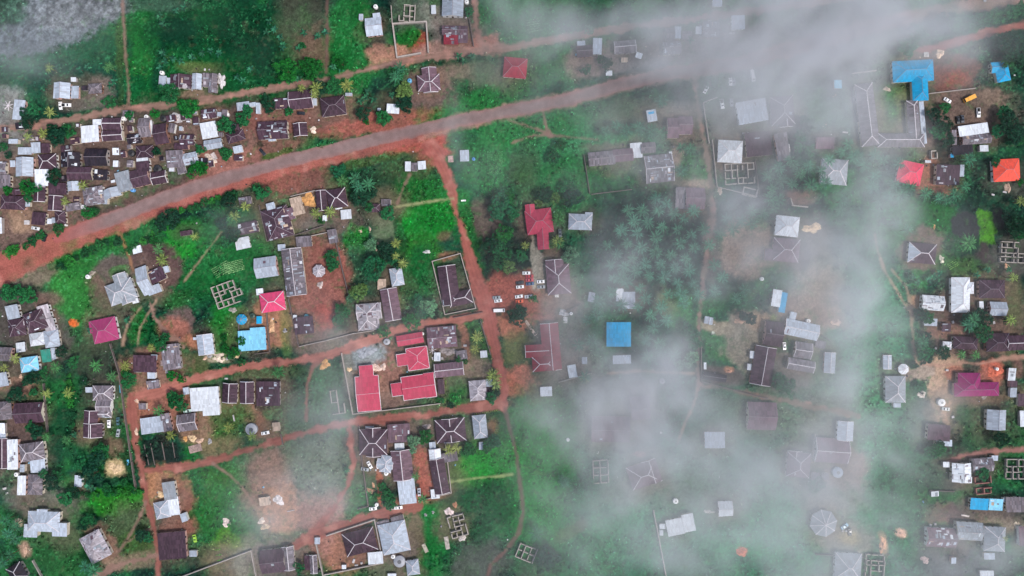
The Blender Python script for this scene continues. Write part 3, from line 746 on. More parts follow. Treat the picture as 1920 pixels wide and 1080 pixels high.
        cl = cl * (1 + .07 * tracks * (9 < wmean < 26 and nm == 'dirt_road')) * (0.74 + .52 * fbm(x, y, 13, 5, 31, .6))[..., None]
        if nm == 'main_road':
            edge = np.clip((best + 7) / 7, 0, 1)[..., None] * .55 * fbm(x, y, 18, 3, 35)[..., None] * 2
            cl = cl * (1 - edge * .6) + np.array(lin((158, 100, 94))) * edge * .6
            dirt = np.clip((200 - x) / 90, 0, 1)[..., None] * .8; cl = cl * (1 - dirt) + np.array(lin((160, 86, 82))) * dirt
        if nm in ('verge', 'dirt_road'):
            pale = np.clip((fbm(x, y, 22, 4, 52) - .55) * 5, 0, 1)[..., None] * .45
            cl = cl * (1 - pale) + np.array(lin((188, 134, 122))) * pale
        col[sl] = col[sl] * (1 - k) + cl * k; veg[sl] = veg[sl] * (1 - k[..., 0])
        if nm != 'verge': rid[sl] = np.where(best < -.2, i + 1, rid[sl])
    return col, veg, rid
COL, VEG, RID = survey(X, Y)
inner = (X > -95) & (X < 2015) & (Y > -85) & (Y < 1165)
Z = np.where(inner, np.clip(VEG, 0, 1) * (fbm(X, Y, 9, 3, 71) * .9 + fbm(X, Y, 3.2, 2, 72) * .7) - .8 * VEG, 0.0)
Z = Z + np.where(inner, (1 - VEG) * (fbm(X, Y, 14, 3, 74) - .5) * .12, 0)
Z = np.where(RID > 0, np.minimum(Z, .04), Z)
WX = (X - 960) * S; WY = (540 - Y) * S
V = np.stack([WX, WY, Z], -1).reshape(-1, 3); ny, nx = X.shape
idx = np.arange(nx * ny).reshape(ny, nx)
Q = np.stack([idx[1:, :-1], idx[1:, 1:], idx[:-1, 1:], idx[:-1, :-1]], -1).reshape(-1, 4)
CF = COL.reshape(-1, 3)
g = bpy.data.objects.new('ground', np_mesh('ground', V, Q, ground_m, CF)); link(g); structure(g)
fr = RID[:-1, :-1].ravel()
for i, (nm, c, pts) in enumerate(ROUTES):
    sel = Q[fr == i + 1]
    if len(sel) < 4: continue
    u, inv = np.unique(sel, return_inverse=True); Vr = V[u].copy(); Vr[:, 2] = np.maximum(Vr[:, 2], 0) + .06
    o = bpy.data.objects.new(nm, np_mesh(nm, Vr, inv.reshape(-1, 4), road_m, CF[u])); link(o); structure(o)
def sample_veg(px, py):
    i = int((py - gy[10]) / step) + 10; j = int((px - gx[10]) / step) + 10
    i = min(max(i, 0), ny - 1); j = min(max(j, 0), nx - 1); return VEG[i, j], COL[i, j], RID[i, j]
# ---------------------------------------------------------------- houses
def faces_block(ty, a, b, rise, inset=None):
    """roof planes over a rectangle +-a, +-b; returns planes (lists of 3-D corners, eave first) and cap lines"""
    if ty == 'g': pl = [[(-a,-b,0),(a,-b,0),(a,0,rise),(-a,0,rise)], [(a,b,0),(-a,b,0),(-a,0,rise),(a,0,rise)]]; caps = [((-a,0,rise),(a,0,rise))]
    elif ty == 'G': pl = [[(-a,b,0),(-a,-b,0),(0,-b,rise),(0,b,rise)], [(a,-b,0),(a,b,0),(0,b,rise),(0,-b,rise)]]; caps = [((0,-b,rise),(0,b,rise))]
    elif ty == 'h':
        if a >= b:
            r = max(a - b, .25 * a) if a > b * 1.02 else .12 * a
            p, q = (-r, 0, rise), (r, 0, rise)
            pl = [[(-a,-b,0),(a,-b,0),q,p], [(a,-b,0),(a,b,0),q], [(a,b,0),(-a,b,0),p,q], [(-a,b,0),(-a,-b,0),p]]
            caps = [(p,q),((-a,-b,0),p),((-a,b,0),p),((a,-b,0),q),((a,b,0),q)]
        else:
            r = max(b - a, .25 * b); p, q = (0, -r, rise), (0, r, rise)
            pl = [[(-a,-b,0),(a,-b,0),p], [(a,-b,0),(a,b,0),q,p], [(a,b,0),(-a,b,0),q], [(-a,b,0),(-a,-b,0),p,q]]
            caps = [(p,q),((-a,-b,0),p),((a,-b,0),p),((-a,b,0),q),((a,b,0),q)]
    elif ty == 'f': pl = [[(-a,-b,0),(a,-b,0),(a,b,rise),(-a,b,rise)]]; caps = []
    elif ty == 'o':
        n = 8; ps = [(a * math.cos((i + .5) * math.pi / 4) / .96, b * math.sin((i + .5) * math.pi / 4) / .96, 0) for i in range(n)]
        pl = [[ps[i], ps[(i + 1) % n], (0, 0, rise)] for i in range(n)]; caps = [(ps[i], (0, 0, rise)) for i in range(n)]
    return pl, caps
def rect_quad(pl, u0, v0, w_, h_, lift):
    p0 = Vector(pl[0]); U = (Vector(pl[1]) - p0); L = U.length; U /= L
    n = U.cross(Vector(pl[2]) - p0); n.normalize(); Vv = n.cross(U)
    if n.z < 0: n = -n
    poly = [((Vector(q) - p0).dot(U), (Vector(q) - p0).dot(Vv)) for q in pl]
    def inside(x, y):
        m = len(poly)
        return all((poly[(i+1)%m][0]-poly[i][0])*(y-poly[i][1]) - (poly[(i+1)%m][1]-poly[i][1])*(x-poly[i][0]) >= -.02 for i in range(m))
    c = [(u0, v0), (u0 + w_, v0), (u0 + w_, v0 + h_), (u0, v0 + h_)]
    if not all(inside(x, y) for x, y in c): return None
    return [tuple(p0 + U * x + Vv * y + n * lift) for x, y in c]
def cap_strip(vs, fs, p, q, wd, lift=.05, th=.10):
    p, q = Vector(p), Vector(q); d = (q - p); L = d.length
    if L < .2: return
    d /= L; s = Vector((-d.y, d.x, 0)); 
    if s.length < 1e-4: return
    s.normalize(); s *= wd / 2; up = Vector((0, 0, 1)); b = len(vs)
    for pt in (p, q):
        for k, dz in ((-1, lift - .03), (1, lift - .03), (0, lift + th)):
            vs.append(tuple(pt + s * k + up * dz))
    fs += [(b, b+3, b+5, b+2), (b+1, b+2, b+5, b+4), (b, b+2, b+1), (b+3, b+4, b+5), (b, b+1, b+4, b+3)]
HN = 0
def house(line):
    global HN; HN += 1; rnd = random.Random(HN * 77 + 5)
    head, *bl = line.split('|'); hd = head.split(); colk = hd[0]; flags = hd[1] if len(hd) > 1 else ''
    label = None
    if '=' in bl[-1]: bl[-1], label = bl[-1].split('='); label = label.strip()
    B = []
    for t in bl:
        q = t.split(); B.append((q[0], *[float(v) for v in q[1:5]], float(q[5]) if len(q) > 5 else 0.0, q[6] if len(q) > 6 else colk))
    cx, cy = B[0][1], B[0][2]; area = sum(b[3] * b[4] for b in B)
    big = area > 420
    ze = (2.9 if area > 900 else 2.6 if big else 2.1) + rnd.uniform(-.15, .15)
    if 'L' in flags: ze = 1.7
    ox, oy = P(cx, cy, ze); k = (H - ze) / H * S
    noun0 = 'house' if (big or B[0][0] != 'f') and area > 260 else 'shed'
    if 'Z' in flags: noun0 = 'gazebo'
    if 'S' in flags: noun0 = 'school_building'
    root = bpy.data.objects.new(noun0, None); root.empty_display_size = 2; link(root); root.location = (ox, oy, 0)
    rv, rf, ri, ru = [], [], [], []; wv, wf = [], []; cv, cf = [], []; ev, ef = [], []
    mats = [roof_mat(colk)]; mk = {colk: 0}
    def midx(c):
        if c not in mk: mk[c] = len(mats); mats.append(roof_mat(c))
        return mk[c]
    wallm = wall_mats[3 if colk in 'k' else rnd.choice((0, 0, 1, 2, 3, 4) if colk in 'mdck' else (0, 1, 1, 2, 0))]
    if colk in 'w' and noun0 == 'shed': wallm = wall_mats[3]
    for bi, (ty, bx, by, bw, bh, rot, bc) in enumerate(B):
        a, b = bw * k / 2, bh * k / 2; R = Matrix.Rotation(-math.radians(rot), 3, 'Z')
        T = Vector(((bx - cx) * k, -(by - cy) * k, ze + .009 * bi))
        short = min(a, b)
        rise = {'g': b * .42, 'G': a * .42, 'h': short * .48, 'f': min(.5, b * .1 + .1), 'o': short * .5}[ty]
        rise = min(rise, 3.2) * (1 + .013 * bi)
        if 'F' in flags: rise *= .35
        fl = ty == 'f' and rnd.random() < .5
        pls, caps = faces_block(ty, a, b, rise)
        if fl: pls = [[(a,b,0),(-a,b,0),(-a,-b,rise),(a,-b,rise)]]
        X3 = lambda p: tuple(R @ Vector(p) + T)
        for pi, pl in enumerate(pls):
            mi = midx(bc)
            if 'H' in flags and pi == 3: mi = midx('g')
            p0 = Vector(pl[0]); U = Vector(pl[1]) - p0; U.normalize(); n = U.cross(Vector(pl[2]) - p0); n.normalize(); Vv = n.cross(U)
            s = len(rv); m = len(pl); rv += [X3(q) for q in pl]; rf.append(tuple(range(s, s + m))); ri.append(mi)
            off = rnd.uniform(0, 40); ru += [((Vector(q) - p0).dot(U) + off, (Vector(q) - p0).dot(Vv) + off) for q in pl]
            # turned-down eave edge and underside
            s = len(rv); dz = Vector((0, 0, -.12)); A_, B_ = X3(pl[0]), X3(pl[1]); C_, D_ = tuple(Vector(A_) + dz), tuple(Vector(B_) + dz)
            rv += [A_, C_, D_, B_]; rf.append((s, s+1, s+2, s+3)); ri.append(mi); ru += [(0,0),(0,.1),(1,.1),(1,0)]
            # replaced sheets
            if 'P' in flags or (bc in 'mdcl' and rnd.random() < .45) or (bc in 'gk' and rnd.random() < .3):
                Lu = (Vector(pl[1]) - p0).length; Lv = max((Vector(q) - p0).dot(Vv) for q in pl)
                cnt = int(a * b * (.22 if 'P' in flags else .03)) + (1 if 'P' in flags else 0)
                for _ in range(cnt):
                    lng = rnd.random() < .5
                    w_, h_ = (rnd.choice((.6, .85, 1.5)), rnd.uniform(1.2, 2.6)) if lng else (rnd.uniform(1.2, 3.2), rnd.uniform(.4, .8))
                    q4 = rect_quad(pl, rnd.uniform(0, max(.1, Lu - w_)), rnd.uniform(0, max(.1, Lv - h_)), w_, min(h_, Lv * .9), .03 + .004 * (_ % 9))
                    if q4:
                        s = len(rv); rv += [X3(q) for q in q4]; rf.append((s, s+1, s+2, s+3)); ri.append(midx(rnd.choice('wggaadls' if 'P' in flags else 'gdaa') if bc not in 'wlg' else rnd.choice('dcga'))); ru += [(off, off), (off + w_, off), (off + w_, off + h_), (off, off + h_)]
        if ty in 'gG':                                    # gable end walls
            for sgn in (-1, 1):
                s = len(wv); e = .18
                if ty == 'g': tri = [(sgn*(a-.4), -(b-.4), -.05), (sgn*(a-.4), (b-.4), -.05), (sgn*(a-.4), 0, rise*(1-.4/b)-.05)]
                else: tri = [(-(a-.4), sgn*(b-.4), -.05), ((a-.4), sgn*(b-.4), -.05), (0, sgn*(b-.4), rise*(1-.4/a)-.05)]
                if min(a, b) > .7: wv += [X3(q) for q in tri]; wf.append((s, s+1, s+2))
        cw = rnd.uniform(.34, .44) if 'W' in flags else .2
        if ty != 'f' and (short > 1.8 or ty == 'o'):
            for p_, q_ in caps: cap_strip(cv, cf, X3(p_), X3(q_), cw if 'E' not in flags else .18)
        if 'E' in flags or ('W' in flags and ty in 'gG'):                                 # pale fascia board round the eaves
            if ty in 'fho': sides = [((-a,-b,0),(a,-b,0)),((a,-b,0),(a,b,0)),((a,b,0),(-a,b,0)),((-a,b,0),(-a,-b,0))]
            else: sides = [(pl[1], pl[2]) for pl in pls] + [(pl[0], pl[3]) for pl in pls] + ([(pl[0], pl[1]) for pl in pls] if 'E' in flags else [])
            def buried(pt):
                for bj, (_, x2, y2, w2, h2, r2, _c) in enumerate(B):
                    if bj == bi: continue
                    d = Vector((pt[0] - (x2 - cx) * k, pt[1] + (y2 - cy) * k, 0)); d = Matrix.Rotation(math.radians(r2), 3, 'Z') @ d
                    if abs(d.x) < w2 * k / 2 - .15 and abs(d.y) < h2 * k / 2 - .15: return True
                return False
            for p_, q_ in sides:
                N_ = 6; P0, P1 = Vector(X3(p_)), Vector(X3(q_))
                for t_ in range(N_):
                    m0, m1 = P0.lerp(P1, t_ / N_), P0.lerp(P1, (t_ + 1) / N_)
                    if not buried((m0 + m1) / 2): cap_strip(cv, cf, m0, m1, .3, .02, .05)
        oh = .45 if short > 2 else .22
        ww = len(wv)
        Rm = Matrix.Translation(Vector((T.x, T.y, 0))) @ R.to_4x4()
        if a > oh * 2 and b > oh * 2:
            if ty == 'o' and noun0 != 'gazebo': cyl(wv, wf, T.x, T.y, 0, ze - .03, (min(a, b)) * .88, None, 8)
            elif ty == 'o':
                for i in range(8):
                    an = (i + .5) * math.pi / 4; x_, y_ = a * .8 * math.cos(an), b * .8 * math.sin(an)
                    box(wv, wf, x_ - .1, y_ - .1, 0, x_ + .1, y_ + .1, ze + .1, Rm)
            else: box(wv, wf, -(a - oh), -(b - oh), -.6, a - oh, b - oh, ze - .03 + (.003 * bi), Rm)
            if ty == 'f' and min(a, b) > 1: box(wv, wf, -(a - oh), (-(b - oh) if fl else (b - oh - .15)), ze - .1, a - oh, (-(b - oh) + .15 if fl else b - oh), ze + rise * .75, Rm)
        # openings on the side that the oblique edge of the picture lets one see
        if bi == 0 and short > 2.2:
            for sx, sy, half, ln in ((1, 0, a - oh, b), (-1, 0, a - oh, b), (0, 1, b - oh, a), (0, -1, b - oh, a)):
                nrm = R @ Vector((sx, sy, 0)); c0 = P(cx, cy, 0)
                if nrm.dot(Vector((-c0[0], -c0[1], 0))) < 95: continue
                for j, t_ in enumerate((-.55, 0, .55)):
                    v_, f_ = [], []; m = t_ * (ln - oh); hw = .5 if j == 1 else .55; z0, z1 = (0, 2.05) if j == 1 else (1.0, 2.0)
                    if j == 1 and ze < 2.2: continue
                    if sx: box(v_, f_, min(sx*half, sx*(half+.06)), m - hw, z0, max(sx*half, sx*(half+.06)), m + hw, z1, Rm)
                    else: box(v_, f_, m - hw, min(sy*half, sy*(half+.06)), z0, m + hw, max(sy*half, sy*(half+.06)), z1, Rm)
                    mesh_obj('door' if j == 1 else 'window', v_, f_, door_m if j == 1 else glass_m, root)
    roof_o = mesh_obj('roof', rv, rf, mats, root, ri, ru)
    if wv: mesh_obj('wall', wv, wf, wallm if noun0 != 'gazebo' else cap_white, root)
    if cv: mesh_obj('ridge_cap' if 'E' not in flags else 'roof_trim', cv, cf, cap_white if ('W' in flags or 'E' in flags) else cap_grey, roof_o)
    t0 = B[0][0]; shape = {'g': 'gabled', 'G': 'gabled', 'h': 'hip-roofed', 'f': 'flat-roofed', 'o': 'octagonal'}[t0]
    size = 'tiny' if area < 170 else 'small' if area < 520 else 'mid-sized' if area < 1500 else 'large'
    if len(B) > 1 and area > 700: shape = 'winged'
    extra = 'patched ' if 'P' in flags else 'white-ridged ' if ('W' in flags and colk not in 'wl') else ''
    noun = f"{size} {extra}{CNAME[colk]} {shape} {noun0.replace('_', ' ')}"
    reg(root, noun, noun0.replace('_', ' '), cx, cy, label)
    return root

# lean-tos and annexes that fill the crowded quarter north of the asphalt road
BOXES = []
for ln in HOUSES.strip().split('\n'):
    for t in ln.split('=')[0].split('|')[1:]:
        q = t.split(); BOXES.append((float(q[1]), float(q[2]), float(q[3]), float(q[4])))
ra = random.Random(91); extra = []
for _ in range(4000):
    if len(extra) >= 34: break
    x, y = ra.uniform(4, 470), ra.uniform(205, 420)
    if not (222 - .10 * x + 12 < y < 425 - .27 * x): continue
    if x < 150 and 395 < y: continue
    w_, h_ = ra.choice([(12, 9), (9, 12), (16, 11), (11, 15), (8, 8), (18, 12)])
    if any(abs(x - a) < (w_ + c) / 2 + .5 and abs(y - b) < (h_ + d) / 2 + .5 for a, b, c, d in BOXES): continue
    if not any(abs(x - a) < (w_ + c) / 2 + 5 and abs(y - b) < (h_ + d) / 2 + 5 for a, b, c, d in BOXES): continue
    BOXES.append((x, y, w_, h_)); extra.append(f"{ra.choice('mmmkdd')} P|f {x:.0f} {y:.0f} {w_} {h_} {ra.choice((-8, -4, 0, 2))}")
HOUSES = HOUSES.strip() + '\n' + '\n'.join(extra)
for ln in HOUSES.strip().split('\n'): house(ln)
# ---------------------------------------------------------------- roofless houses and walls
def wall_seg(vs, fs, x0, y0, x1, y1, h, t, R=None):
    d = Vector((x1 - x0, y1 - y0, 0)); L = d.length
    if L < .05: return
    an = math.atan2(d.y, d.x); M = Matrix.Translation(Vector(((x0 + x1) / 2, (y0 + y1) / 2, 0))) @ Matrix.Rotation(an, 4, 'Z')
    if R is not None: M = R @ M
    box(vs, fs, -L / 2 - t / 2 + .01, -t / 2, -.6, L / 2 + t / 2 - .01, t / 2, h, M)
def roofless(cx, cy, w_, h_, rot, nx_, ny_, mat=block_m, skip=.12, seed=1, label=None, t=.42):
    rnd = random.Random(seed); hh = 2.0; ox, oy = P(cx, cy, hh); k = S * (H - hh) / H
    vs, fs = [], []; R = Matrix.Rotation(-math.radians(rot), 4, 'Z')
    xs = [(-.5 + i / nx_) * w_ * k + (rnd.uniform(-.6, .6) if 0 < i < nx_ else 0) for i in range(nx_ + 1)]
    ys = [(-.5 + i / ny_) * h_ * k + (rnd.uniform(-.6, .6) if 0 < i < ny_ else 0) for i in range(ny_ + 1)]
    cells = {(i, j): rnd.random() > skip or (0 < i < nx_ - 1) for i in range(nx_) for j in range(ny_)}
    s = 0
    for i in range(nx_):
        for j in range(ny_ + 1):
            if cells.get((i, j), 0) or cells.get((i, j - 1), 0):
                s += 1
                if 0 < j < ny_ and rnd.random() < .25: continue
                wall_seg(vs, fs, xs[i], ys[j], xs[i + 1] - (1.1 if rnd.random() < .3 else 0), ys[j], hh - rnd.choice((0, 0, .4, .8)) + .004 * s, t, R)
    for i in range(nx_ + 1):
        for j in range(ny_):
            if cells.get((i, j), 0) or cells.get((i - 1, j), 0):
                s += 1
                if 0 < i < nx_ and rnd.random() < .2: continue
                wall_seg(vs, fs, xs[i], ys[j], xs[i], ys[j + 1] - (1.1 if rnd.random() < .3 else 0), hh - rnd.choice((0, 0, .4, .8)) + .004 * s + .002, t, R)
    o = mesh_obj('unfinished_house', vs, fs, mat, None, loc=(ox, oy, 0))
    reg(o, 'roofless block-walled unfinished house', 'house', cx, cy, label)
roofless(763, 24, 29, 30, 3, 3, 3, seed=3); roofless(426, 551, 50, 42, -20, 5, 4, seed=5, skip=.4, label='grey roofless house of many block rooms on the green field')
roofless(1388, 325, 54, 38, -3, 5, 3, seed=6, skip=.35); roofless(1407, 360, 26, 14, 12, 2, 1, seed=7)
roofless(1900, 473, 44, 38, 3, 4, 4, seed=8, skip=.4); roofless(1845, 910, 28, 32, -5, 2, 3, redblock, seed=9)
roofless(1905, 880, 34, 36, 0, 3, 3, seed=10); roofless(858, 987, 30, 40, -15, 3, 4, seed=11, skip=.45)
roofless(987, 1038, 34, 26, 22, 3, 2, concrete, 0, 12, label='small roofless building of six dark cells beside the grass path'); roofless(1127, 885, 28, 42, -3, 2, 3, seed=13); roofless(1642, 1062, 34, 42, 3, 3, 4, seed=14)
roofless(1745, 290, 28, 14, -3, 2, 1, seed=15); roofless(627, 755, 34, 44, -8, 3, 2, seed=16, skip=.5, t=.3)
def bwall(pts, noun='boundary wall', h=1.7, t=.32, mat=concrete, label=None):
    q = [P(x, y, h) for x, y in pts]; mx = sum(p[0] for p in q) / len(q); my = sum(p[1] for p in q) / len(q); vs, fs = [], []
    for n, (a, b) in enumerate(zip(q[:-1], q[1:])): wall_seg(vs, fs, a[0] - mx, a[1] - my, b[0] - mx, b[1] - my, h + .003 * n, t)
    o = mesh_obj('boundary_wall', vs, fs, mat, None, loc=(mx, my, 0)); reg(o, noun, 'wall', sum(p[0] for p in pts) / len(pts), sum(p[1] for p in pts) / len(pts), label)
W_ = plain('wall_dark_weathered', (108, 98, 96), .9, .2)
for pts, m, t in [(((788,99),(744,107),(736,44),(799,40),(803,97)), concrete, .75), (((485,385),(500,452),(555,440),(607,423)), W_, .3), (((545,368),(590,357)), concrete, .3),
    (((628,448),(640,500),(655,560)), W_, .35), (((810,490),(863,475),(892,578),(834,590),(810,490)), concrete, .4), (((584,442),(612,436)), concrete, .35),
    (((640,663),(661,777),(825,757)), concrete, .4), (((901,602),(920,665)), W_, .35), (((560,650),(610,639),(660,626),(700,620)), concrete, .35), (((540,560),(560,650)), W_, .4),
    (((205,645),(222,700),(230,760),(238,815),(253,918)), W_, .4), (((80,720),(87,810)), W_, .35), (((497,560),(505,660),(478,664)), W_, .35), (((446,600),(450,664)), W_, .3),
    (((612,1005),(702,975),(718,1056),(605,1079),(592,1020)), concrete, .55), (((335,1084),(470,1033),(480,1084)), concrete, .5), (((1226,958),(1250,1084)), concrete, .5),
    (((1345,182),(1319,192),(1330,268)), concrete, .35), (((1336,262),(1345,350),(1420,368)), concrete, .3), (((1416,300),(1425,368)), W_, .3), (((1483,372),(1487,385),(1515,388)), concrete, .5),
    (((1095,290),(1106,362)), W_, .3), (((1110,364),(1185,355)), W_, .3), (((1600,180),(1620,270)), W_, .35), (((1743,175),(1830,165)), concrete, .3), (((1600,137),(1643,132)), concrete, .5),
    (((1315,640),(1316,716),(1440,748)), W_, .4), (((1048,717),(1110,700)), concrete, .3), (((673,800),(678,860),(690,950)), W_, .35), (((526,815),(530,835)), W_, .3),
    (((1529,815),(1524,868)), concrete, .35), (((733,10),(735,42)), concrete, .3), (((1530,1040),(1620,1046)), W_, .3), (((1745,920),(1790,922)), W_, .3), (((880,35),(888,85)), W_, .35), (((1060,585),(1090,570)), W_, .25),
    (((850,596),(905,585)), W_, .25), (((60,1052),(78,1084)), concrete, .4), (((835,833),(846,925),(785,940)), concrete, .35), (((670,955),(690,950)), W_, .3), (((752,965),(770,1040)), W_, .3), (((1480,590),(1560,640)), W_, .2)]:
    bwall(pts, mat=m, t=t)
# ---------------------------------------------------------------- trees
def leaf_quads(rs, centers, radii, per, size, flat=.5):
    n = len(centers) * per; c = np.repeat(centers, per, 0); r = np.repeat(radii, per)
    d = rs.randn(n, 3); d /= np.linalg.norm(d, axis=1)[:, None]; d[:, 2] = np.abs(d[:, 2]) * .9 - .15
    p = c + d * (r * rs.uniform(.55, 1.05, n))[:, None] * np.array([1, 1, .75])
    nrm = d + rs.randn(n, 3) * .45 + np.array([0, 0, flat]); nrm /= np.linalg.norm(nrm, axis=1)[:, None]
    u = np.cross(nrm, rs.randn(n, 3)); u /= np.linalg.norm(u, axis=1)[:, None]; v = np.cross(nrm, u)
    s = size * rs.uniform(.6, 1.3, n)[:, None]; l = s * rs.uniform(1.1, 1.7, n)[:, None]
    V = np.stack([p - u * l, p - v * s * .5 , p + u * l, p + v * s * .5], 1).reshape(-1, 3)
    return V, np.arange(4 * n).reshape(n, 4)
def crown_mesh(seed, kind=0):
    rs = np.random.RandomState(seed); n = 46; th = rs.uniform(0, 6.283, n); rr = np.sqrt(rs.uniform(0, 1, n)) * .80
    lob = 1 + .16 * np.sin(th * 3 + seed) + .1 * np.sin(th * 5 + seed * 2)
    x, y = rr * np.cos(th) * lob, rr * np.sin(th) * lob; z = .62 + .34 * np.sqrt(np.clip(1 - rr ** 2, 0, 1)) * rs.uniform(.55, 1.05, n)
    V, Q = leaf_quads(rs, np.stack([x, y, z], 1), rs.uniform(.13, .25, n), 70, .045 if kind == 0 else .06)
    return np_mesh('crown', V, Q, leaf_m)
def trunk_mesh():
    vs, fs = [], []; cyl(vs, fs, 0, 0, -.12, .5, .075, .05, 8)
    for k in range(5):
        a = k * 1.256; b = len(vs); 
        for (d, z, r) in ((.02, .42, .04), (.45, .8, .015)):
            for j in range(5): vs.append((d * math.cos(a) + r * math.cos(j * 1.256), d * math.sin(a) + r * math.sin(j * 1.256), z))
        fs += [(b + j, b + (j + 1) % 5, b + 5 + (j + 1) % 5, b + 5 + j) for j in range(5)]
    me = bpy.data.meshes.new('trunk'); me.from_pydata(vs, [], fs); me.materials.append(bark_m); return me
CROWNS = [crown_mesh(i, i % 2) for i in range(6)]; TRUNK = trunk_mesh()
def frond_set(seed, nfr, leaflets, wid, droop, rise, llen):
    rs = np.random.RandomState(seed); V, Q = [], []; b = 0
    for f in range(nfr):
        a = f * 2.39996 + rs.uniform(-.2, .2); ln = rs.uniform(.82, 1.08); up = rise * (1 - f / nfr) + rs.uniform(-.05, .1) 
        ca, sa = math.cos(a), math.sin(a); pts = []
        for i in range(9):
            t = i / 8; r = ln * (t - .10 * t * t * t * droop); z = up * math.sin(t * 1.9) * .5 - droop * .32 * t ** 2.2
            pts.append((r, z))
        for i in range(8):                                  # rachis
            (r0, z0), (r1, z1) = pts[i], pts[i + 1]; hw = .014
            for r, z in ((r0, z0), (r1, z1)):
                V += [(r * ca + hw * sa, r * sa - hw * ca, z), (r * ca - hw * sa, r * sa + hw * ca, z)]
            Q.append((b, b + 2, b + 3, b + 1)); b += 4
        for i in range(leaflets):
            t = .14 + .86 * i / leaflets; j = min(7, int(t * 8)); q = t * 8 - j
            r = pts[j][0] * (1 - q) + pts[j + 1][0] * q; z = pts[j][1] * (1 - q) + pts[j + 1][1] * q
            L = llen * math.sin(min(1, t * 1.15 + .12) * math.pi * .92 + .12) ** .6 * rs.uniform(.85, 1.1) if t < .97 else llen * .4
            for s in (-1, 1):
                sw = .75 + .5 * t; dx = L * math.cos(1.05 * 1) * sw; dy = L * s * .9; dz = -L * rs.uniform(.25, .55)
                e = (r + dx, dy, z + dz); hw = wid
                for (x_, y_, z_) in ((r - hw, 0, z), (r + hw, 0, z), (e[0] + hw * .5, e[1], e[2]), (e[0] - hw * .5, e[1], e[2])):
                    V.append((x_ * ca - y_ * sa, x_ * sa + y_ * ca, z_))
                Q.append((b, b + 1, b + 2, b + 3)); b += 4
    return np_mesh('crown', np.array(V), np.array(Q), leaf_m)
PALMS = [frond_set(10 + i, 17, 20, .016, 1.0, .9, .125) for i in range(4)]
BANANAS = []
for i in range(3):
    rs = np.random.RandomState(50 + i); V, Q = [], []; b = 0
    for f in range(9):
        a = f * 2.4 + rs.uniform(-.3, .3); ca, sa = math.cos(a), math.sin(a); ln = rs.uniform(.7, 1.1)
        prev = None
        for t in range(6):
            r = ln * t / 5; z = .5 * math.sin(t / 5 * 2.2) - .25 * (t / 5) ** 2; hw = .17 * math.sin(math.pi * min(.97, .12 + t / 5 * .85))
            V += [(r * ca + hw * sa, r * sa - hw * ca, z - .04), (r * ca, r * sa, z), (r * ca - hw * sa, r * sa + hw * ca, z - .04)]
            if t: Q += [(b - 3, b, b + 1, b - 2), (b - 2, b + 1, b + 2, b - 1)]
            b += 3
    BANANAS.append(np_mesh('crown', np.array(V), np.array(Q), leaf_m))
ptr = []
def ptm():
    vs, fs = [], []
    for k in range(6): cyl(vs, fs, 0, 0, -.1 + k * .22, -.1 + (k + 1) * .22, .085 - k * .006, .072 - k * .006, 8)
    me = bpy.data.meshes.new('trunk'); me.from_pydata(vs, [], fs); me.materials.append(bark_m); return me
PTR = ptm()
def put(kind, name, px, py, r, colr, crown, trunk, th, noun, cat, group):
    rnd = random.Random(int(px * 31 + py * 17)); z = th
    x, y = P(px, py, z); root = bpy.data.objects.new(name, None); link(root); root.location = (x, y, 0); root.rotation_euler = (0, 0, rnd.uniform(0, 6.28))
    c = bpy.data.objects.new('crown', crown); link(c, root); t = bpy.data.objects.new('trunk', trunk); link(t, root)
    R_ = r * S
    if kind == 't': c.scale = (R_ * rnd.uniform(1.04, 1.2), R_ * rnd.uniform(1.04, 1.2), R_ * 1.0); c.location = (0, 0, th * .25); t.scale = (R_, R_, (th * .25 + R_ * .8) / .5 * .55)
    else: c.scale = (R_ * 1.12, R_ * 1.12, R_ * .9); c.location = (0, 0, th); t.scale = (R_ * .8, R_ * .8, th / 1.2)
    v = rnd.uniform(.82, 1.2); l = lin(colr); c.color = (l[0] * v * rnd.uniform(.9, 1.15), l[1] * v, l[2] * v * rnd.uniform(.9, 1.1), 1)
    reg(root, noun, cat, px, py, None, group); return root
TC = dict(d=(30, 88, 52), D=(20, 58, 42), b=(22, 86, 38), y=(74, 104, 56), p=(78, 120, 92), t=(26, 86, 56), m=(34, 80, 46))
TN = dict(d='dark green leafy tree', D='very dark leafy tree', b='bright green round tree', y='yellowish green leafy tree', p='pale green leafy tree', t='blue-green leafy tree', m='mid-green leafy tree')
